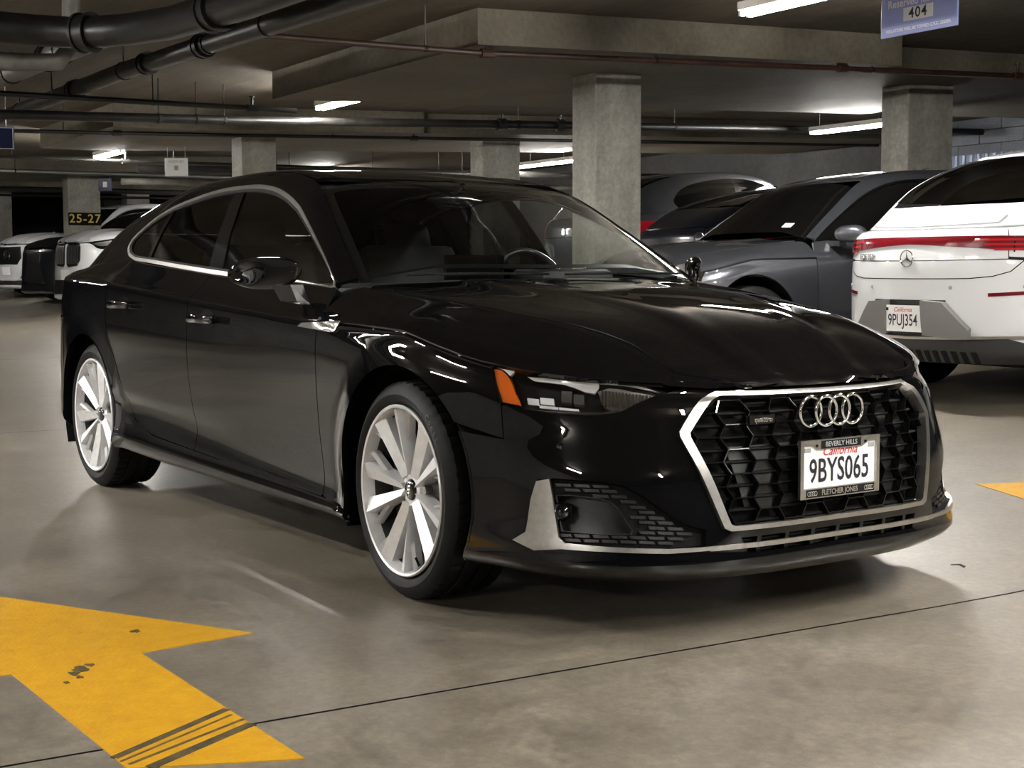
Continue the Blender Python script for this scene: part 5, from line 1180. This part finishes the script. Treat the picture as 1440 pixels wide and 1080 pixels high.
# white electric sedan, tail towards the aisle
eq = car('sedan_car', 'white electric sedan seen from its tail with full-width red light bar', 'white_paint', (-2.12, 7.56, 90), [(-3.87, -4.08), (-2.824, -3.12), (0, 0), (.9, .86)], [(0, 0), (.33, .345), (.7, .72), (.95, .96), (1.0, 1.015), (1.2, 1.25), (1.4, 1.51)], 1.035, R=.36, tail_round=.14, win='glass_dark', trim=False, rim=.25, h=.045, tail=False, rimmat='alloy_dark', tumble=.06, rw=.925)
er = eq['root']
bar_t = [(y, .965-.03*abs(y)**3) for y in np.linspace(-.90, .90, 25)]; bar_b = [(y, .925-.085*min(abs(y), .7)**1.3) for y in np.linspace(.90, -.90, 25)]
lb = eq['rear']('light_bar', bar_t+bar_b, 'red_dark', .006, .012, hh=.035); lb['label'] = 'full-width red tail light bar'
for s in (-1, 1):
    for k in range(3):
        yy = np.linspace(.42+k*.05, .80-k*.02, 8); eq['rear']('light_coil', [(s*y, .950-.03*y**3-k*.026) for y in yy]+[(s*y, .938-.03*y**3-k*.026) for y in yy[::-1]], 'red_lens', .0095, .004, lb)
    eq['rear']('light_seam', [(s*.60, .955), (s*.606, .955), (s*.612, .87), (s*.606, .87)], 'gloss_black', .0075, .004, lb)
    eq['rear']('bumper_reflector', [(s*.50, .628), (s*.74, .640), (s*.74, .660), (s*.50, .648)], 'red_dark', .004, .006)
    for yv in (.30, .66):
        c_, n_ = eq['at_rear'](s*yv, .68); Fm = frame(c_+n_*.001, Vector((0, 0, 1)).cross(n_), (0, 0, 1)); MB().prism([(.011*math.cos(a), .011*math.sin(a)) for a in np.linspace(0, 2*math.pi, 14, endpoint=False)], 0, .003, Fm).build('parking_sensor', M['ink_grey'], er)
    # grey pods either side of the plate
    eq['rear']('bumper_pod', [(s*.135, .42), (s*.40, .40), (s*.41, .45), (s*.27, .60), (s*.135, .61)], 'plastic_pod' if 'plastic_pod' in M else 'steel', .05, .06)
eq['rear']('plate_recess', [(-.30, .40), (.30, .40), (.27, .61), (-.27, .61)], 'satin_black', .002, .0)
eq['rear']('diffuser', [(-.70, .20), (.70, .20), (.74, .34), (.55, .405), (-.55, .405), (-.74, .34)], 'plastic_grey', .008, .01)
eq['rear']('bumper_chrome_strip', [(y, .385+.02*abs(y)) for y in np.linspace(-.78, .78, 15)]+[(y, .40+.02*abs(y)) for y in np.linspace(.78, -.78, 15)], 'satin_alu', .016, .012)
for k in range(15):
    y = -.42+k*.06; eq['rear']('diffuser_slot', [(y, .25), (y+.03, .25), (y+.03, .32), (y, .32)], 'matte_black', .012, .004)
# tailgate outline: thin dark groove
tg = [(-.66, .87), (-.65, .82), (-.60, .765), (-.52, .74), (-.40, .73), (.40, .73), (.52, .74), (.60, .765), (.65, .82), (.66, .87)]
for a_, b_ in zip(tg[:-1], tg[1:]):
    d_ = np.array(b_)-np.array(a_); nn = np.array([-d_[1], d_[0]])/np.hypot(*d_)*.0028
    eq['rear']('tailgate_seam', [tuple(np.array(a_)+nn), tuple(np.array(b_)+nn), tuple(np.array(b_)-nn), tuple(np.array(a_)-nn)], 'matte_black', .0015, 0)
c_, n_ = eq['at_rear'](0, .845); star(er, c_, n_, (0, 0, 1), .047)
c_, n_ = eq['at_rear'](.36, .855); Fm = frame(c_+n_*.003, Vector((0, 0, 1)).cross(n_), (0, 0, 1))
text_mesh('EQE 350+', .045, M['chrome'], er, Fm, 'model_lettering', .0006, extrude=.002, spacing=1.05)
c_, n_ = eq['at_rear'](0.01, .505); c_ = c_+n_*.03; Fm = frame(c_, Vector((0, 0, 1)).cross(n_), (0, 0, 1))
lp = MB().prism([(-.152, -.076), (.152, -.076), (.152, .076), (-.152, .076)], -.004, 0, Fm).build('license_plate', M['plate_white'], er)
text_mesh('9PUJ354', .094, M['ink_navy'], lp, Fm @ Matrix.Translation((0, -.012, .0015)), 'plate_number', .001, xs=.70)
text_mesh('California', .036, M['ink_red'], lp, Fm @ Matrix.Translation((0, .05, .0015)), 'plate_state_name', .0003, shear=.35)
MB().prism([(-.14, .045), (-.11, .045), (-.11, .062), (-.14, .062)], .0005, .0015, Fm).build('registration_sticker', M['ink_navy'], lp)
# spoiler lip
Gs = eq['G']
panel('spoiler_lip', patch(Gs, [(.972, .55), (.992, .55), (.998, .98), (.992, 1.41), (.972, 1.41), (.970, .98)], (), .05, 0, .012, .010, cen=(-2, 0, 0)), M['white_paint'], er)

# dark grey sedan, nose towards the aisle
gs = car('sedan_car', 'dark grey sedan parked nose out between the column and white sedan', 'grey_paint', (-4.70, 3.90, -96), [(-3.87, -3.95), (-2.824, -2.84), (0, 0), (.9, .86)], [(0, 0), (.33, .335), (.7, .70), (.95, .965), (1.0, 1.02), (1.4, 1.455)], .985, nose=.06, R=.335, win='glass_black', h=.04, rim=.245, trim_mat='gloss_black', lampmat='chrome')
gr = gs['root']
gs['front']('grille', [(-.42, .36), (.42, .36), (.50, .55), (.40, .69), (-.40, .69), (-.50, .55)], 'satin_black', .006, .02)
gs['front']('lower_intake', [(-.70, .20), (.70, .20), (.60, .32), (-.60, .32)], 'matte_black', .004, .01)
c_, n_ = gs['at_front'](0, .56); star(gr, c_, n_, (0, 0, 1), .085)
pst = patch(gs['G'], [(.05, 1.32), (.07, 1.32), (.07, 1.39), (.05, 1.39)], (), .05, 0, 0, .003, cen=(-1.8, 0, .4)); panel('windshield_sticker', pst, M['sign_white'], gr)
q3 = gs['G'](np.array([.62]), np.array([.98]))[0]; V_, F_ = blob(lambda t, b: (q3[0]+.09-.2*t+.03*math.cos(b)*(1-t), .022*math.sin(b)*max(.1, 1-t), q3[2]-.005+.06*t*(1 if math.cos(b) < 2 else 1)*(1-.3*t)), 10, 6); MB().add(V_, F_).build('roof_antenna', M['gloss_black'], gr, True)
# black sedan beyond the column, tail towards the aisle
bs = car('sedan_car', 'black sedan in shadow between the wide column and dark grey sedan', 'navy_paint', (-8.15, 10.1, 90), [(-3.87, -3.9), (-2.824, -2.85), (0, 0), (.9, .86)], [(0, 0), (.33, .335), (.7, .71), (.95, .98), (1.0, 1.05), (1.4, 1.47)], 1.0, R=.335, win='glass_black', rim=.245, trim=False)
q3 = bs['G'](np.array([.64]), np.array([.98]))[0]; V_, F_ = blob(lambda t, b: (q3[0]+.09-.2*t+.03*math.cos(b)*(1-t), .022*math.sin(b)*max(.1, 1-t), q3[2]-.005+.06*t*(1-.3*t)), 10, 6); MB().add(V_, F_).build('roof_antenna', M['gloss_black'], bs['root'], True)
suv_z = [(0, 0), (.33, .37), (.7, .84), (.95, 1.10), (1.0, 1.18), (1.2, 1.45), (1.4, 1.70)]
su = car('suv_car', 'dark SUV with red tail lights seen through the windshield of the black fastback', 'grey_paint', (-10.35, 10.2, 90), [(-3.87, -3.72), (-2.824, -2.85), (0, 0), (.9, .86)], suv_z, 1.03, nose=.15, R=.37, rim=.25, tumble=.10, trim=False)
# white SUVs and dark cars at the far end
x5 = car('suv_car', 'white SUV with twin upright slatted grilles in front of the 25-27 column', 'white_paint', (-19.0, 3.75, -78), [(-3.87, -3.85), (-2.824, -2.97), (0, 0), (.9, .88)], [(0, 0), (.33, .38), (.7, .86), (.95, 1.12), (1.0, 1.2), (1.2, 1.48), (1.4, 1.745)], 1.07, nose=.22, R=.38, rim=.26, tumble=.08, lampmat='steel')
xr_ = x5['root']
for s in (-1, 1):
    kd = x5['front']('kidney_grille', [(s*.03, .72), (s*.07, .68), (s*.34, .70), (s*.40, .78), (s*.40, .97), (s*.34, 1.03), (s*.07, 1.04), (s*.03, 1.0)], 'chrome', .012, .02)
    x5['front']('grille_void', [(s*.05, .73), (s*.08, .70), (s*.33, .715), (s*.38, .79), (s*.38, .96), (s*.33, 1.01), (s*.08, 1.02), (s*.05, .99)], 'matte_black', .016, .004, kd)
    for k in range(8): x5['front']('grille_slat', [(s*(.065+k*.038), .725), (s*(.078+k*.038), .725), (s*(.078+k*.038), 1.0), (s*(.065+k*.038), 1.0)], 'steel', .022, .008, kd)
    x5['front']('side_intake', [(s*.55, .38), (s*.80, .42), (s*.80, .55), (s*.62, .52)], 'satin_black', .004, .01)
x5['front']('lower_intake', [(-.55, .26), (.55, .26), (.5, .48), (-.5, .48)], 'satin_black', .004, .01)
c_, n_ = x5['at_front'](0, .56); Fm = frame(c_+n_*.02, Vector((0, 0, 1)).cross(n_), (0, 0, 1)); MB().prism([(-.152, -.076), (.152, -.076), (.152, .076), (-.152, .076)], -.004, 0, Fm).build('license_plate', M['plate_white'], xr_)
bk = car('sedan_car', 'black car with pale-rimmed trapezoid grille between the two white SUVs', 'navy_paint', (-22.2, 3.95, -74), [(-3.87, -3.8), (-2.824, -2.8), (0, 0), (.9, .88)], [(0, 0), (.33, .35), (.7, .77), (.95, 1.0), (1.0, 1.06), (1.2, 1.3), (1.4, 1.52)], 1.0, nose=.20, R=.35, rim=.24)
bk['front']('grille_surround', [(-.26, .90), (.26, .90), (.20, .70), (.36, .34), (-.36, .34), (-.20, .70)], 'chrome', .010, .015); bk['front']('grille_mesh', [(-.235, .885), (.235, .885), (.18, .70), (.335, .36), (-.335, .36), (-.18, .70)], 'satin_black', .014, .006)
gl = car('suv_car', 'white SUV with round star grille at the far end of the row', 'white_paint', (-24.8, 4.05, -74), [(-3.87, -3.75), (-2.824, -2.87), (0, 0), (.9, .85)], suv_z, 1.02, nose=.19, R=.365, rim=.25, tumble=.08, lampmat='steel')
gm2 = gl['front']('grille', [(-.34, .62), (.34, .62), (.44, .74), (.40, .95), (-.40, .95), (-.44, .74)], 'satin_black', .008, .02)
c_, n_ = gl['at_front'](0, .79); star(gl['root'], c_, n_, (0, 0, 1), .10)
for s in (-1, 1): gl['front']('side_intake', [(s*.42, .36), (s*.75, .40), (s*.70, .56), (s*.52, .57)], 'satin_black', .004, .01)
gl['front']('skid_plate', [(-.6, .24), (.6, .24), (.55, .32), (-.55, .32)], 'satin_alu', .006, .01)
c_, n_ = gl['at_front'](0, .50); Fm = frame(c_+n_*.02, Vector((0, 0, 1)).cross(n_), (0, 0, 1)); MB().prism([(-.152, -.076), (.152, -.076), (.152, .076), (-.152, .076)], -.004, 0, Fm).build('license_plate', M['plate_white'], gl['root'])
dk = car('suv_car', 'black SUV in the dark behind the white star-grille SUV', 'navy_paint', (-27.6, 5.4, -90), [(-3.87, -3.75), (-2.824, -2.87), (0, 0), (.9, .85)], suv_z, 1.03, nose=.15, R=.37, rim=.25, rimmat='alloy_dark', lampmat='steel')

# unseen cars added across the aisle so the dark paint has reflections
car('sedan_car', 'unseen white sedan added across the aisle for reflections in the dark doors', 'white_paint', (-3.6, -5.7, 90), [(-3.87, -3.9), (-2.824, -2.85), (0, 0), (.9, .86)], [(0, 0), (.33, .335), (.7, .71), (.95, .98), (1.0, 1.05), (1.4, 1.45)], 1.0, R=.335, rim=.245, h=.08)
car('suv_car', 'unseen white SUV added across the aisle for reflections in the dark rear door', 'white_paint', (-6.3, -5.8, 90), [(-3.87, -3.75), (-2.824, -2.87), (0, 0), (.9, .85)], suv_z, 1.02, nose=.15, R=.365, rim=.25, h=.08)
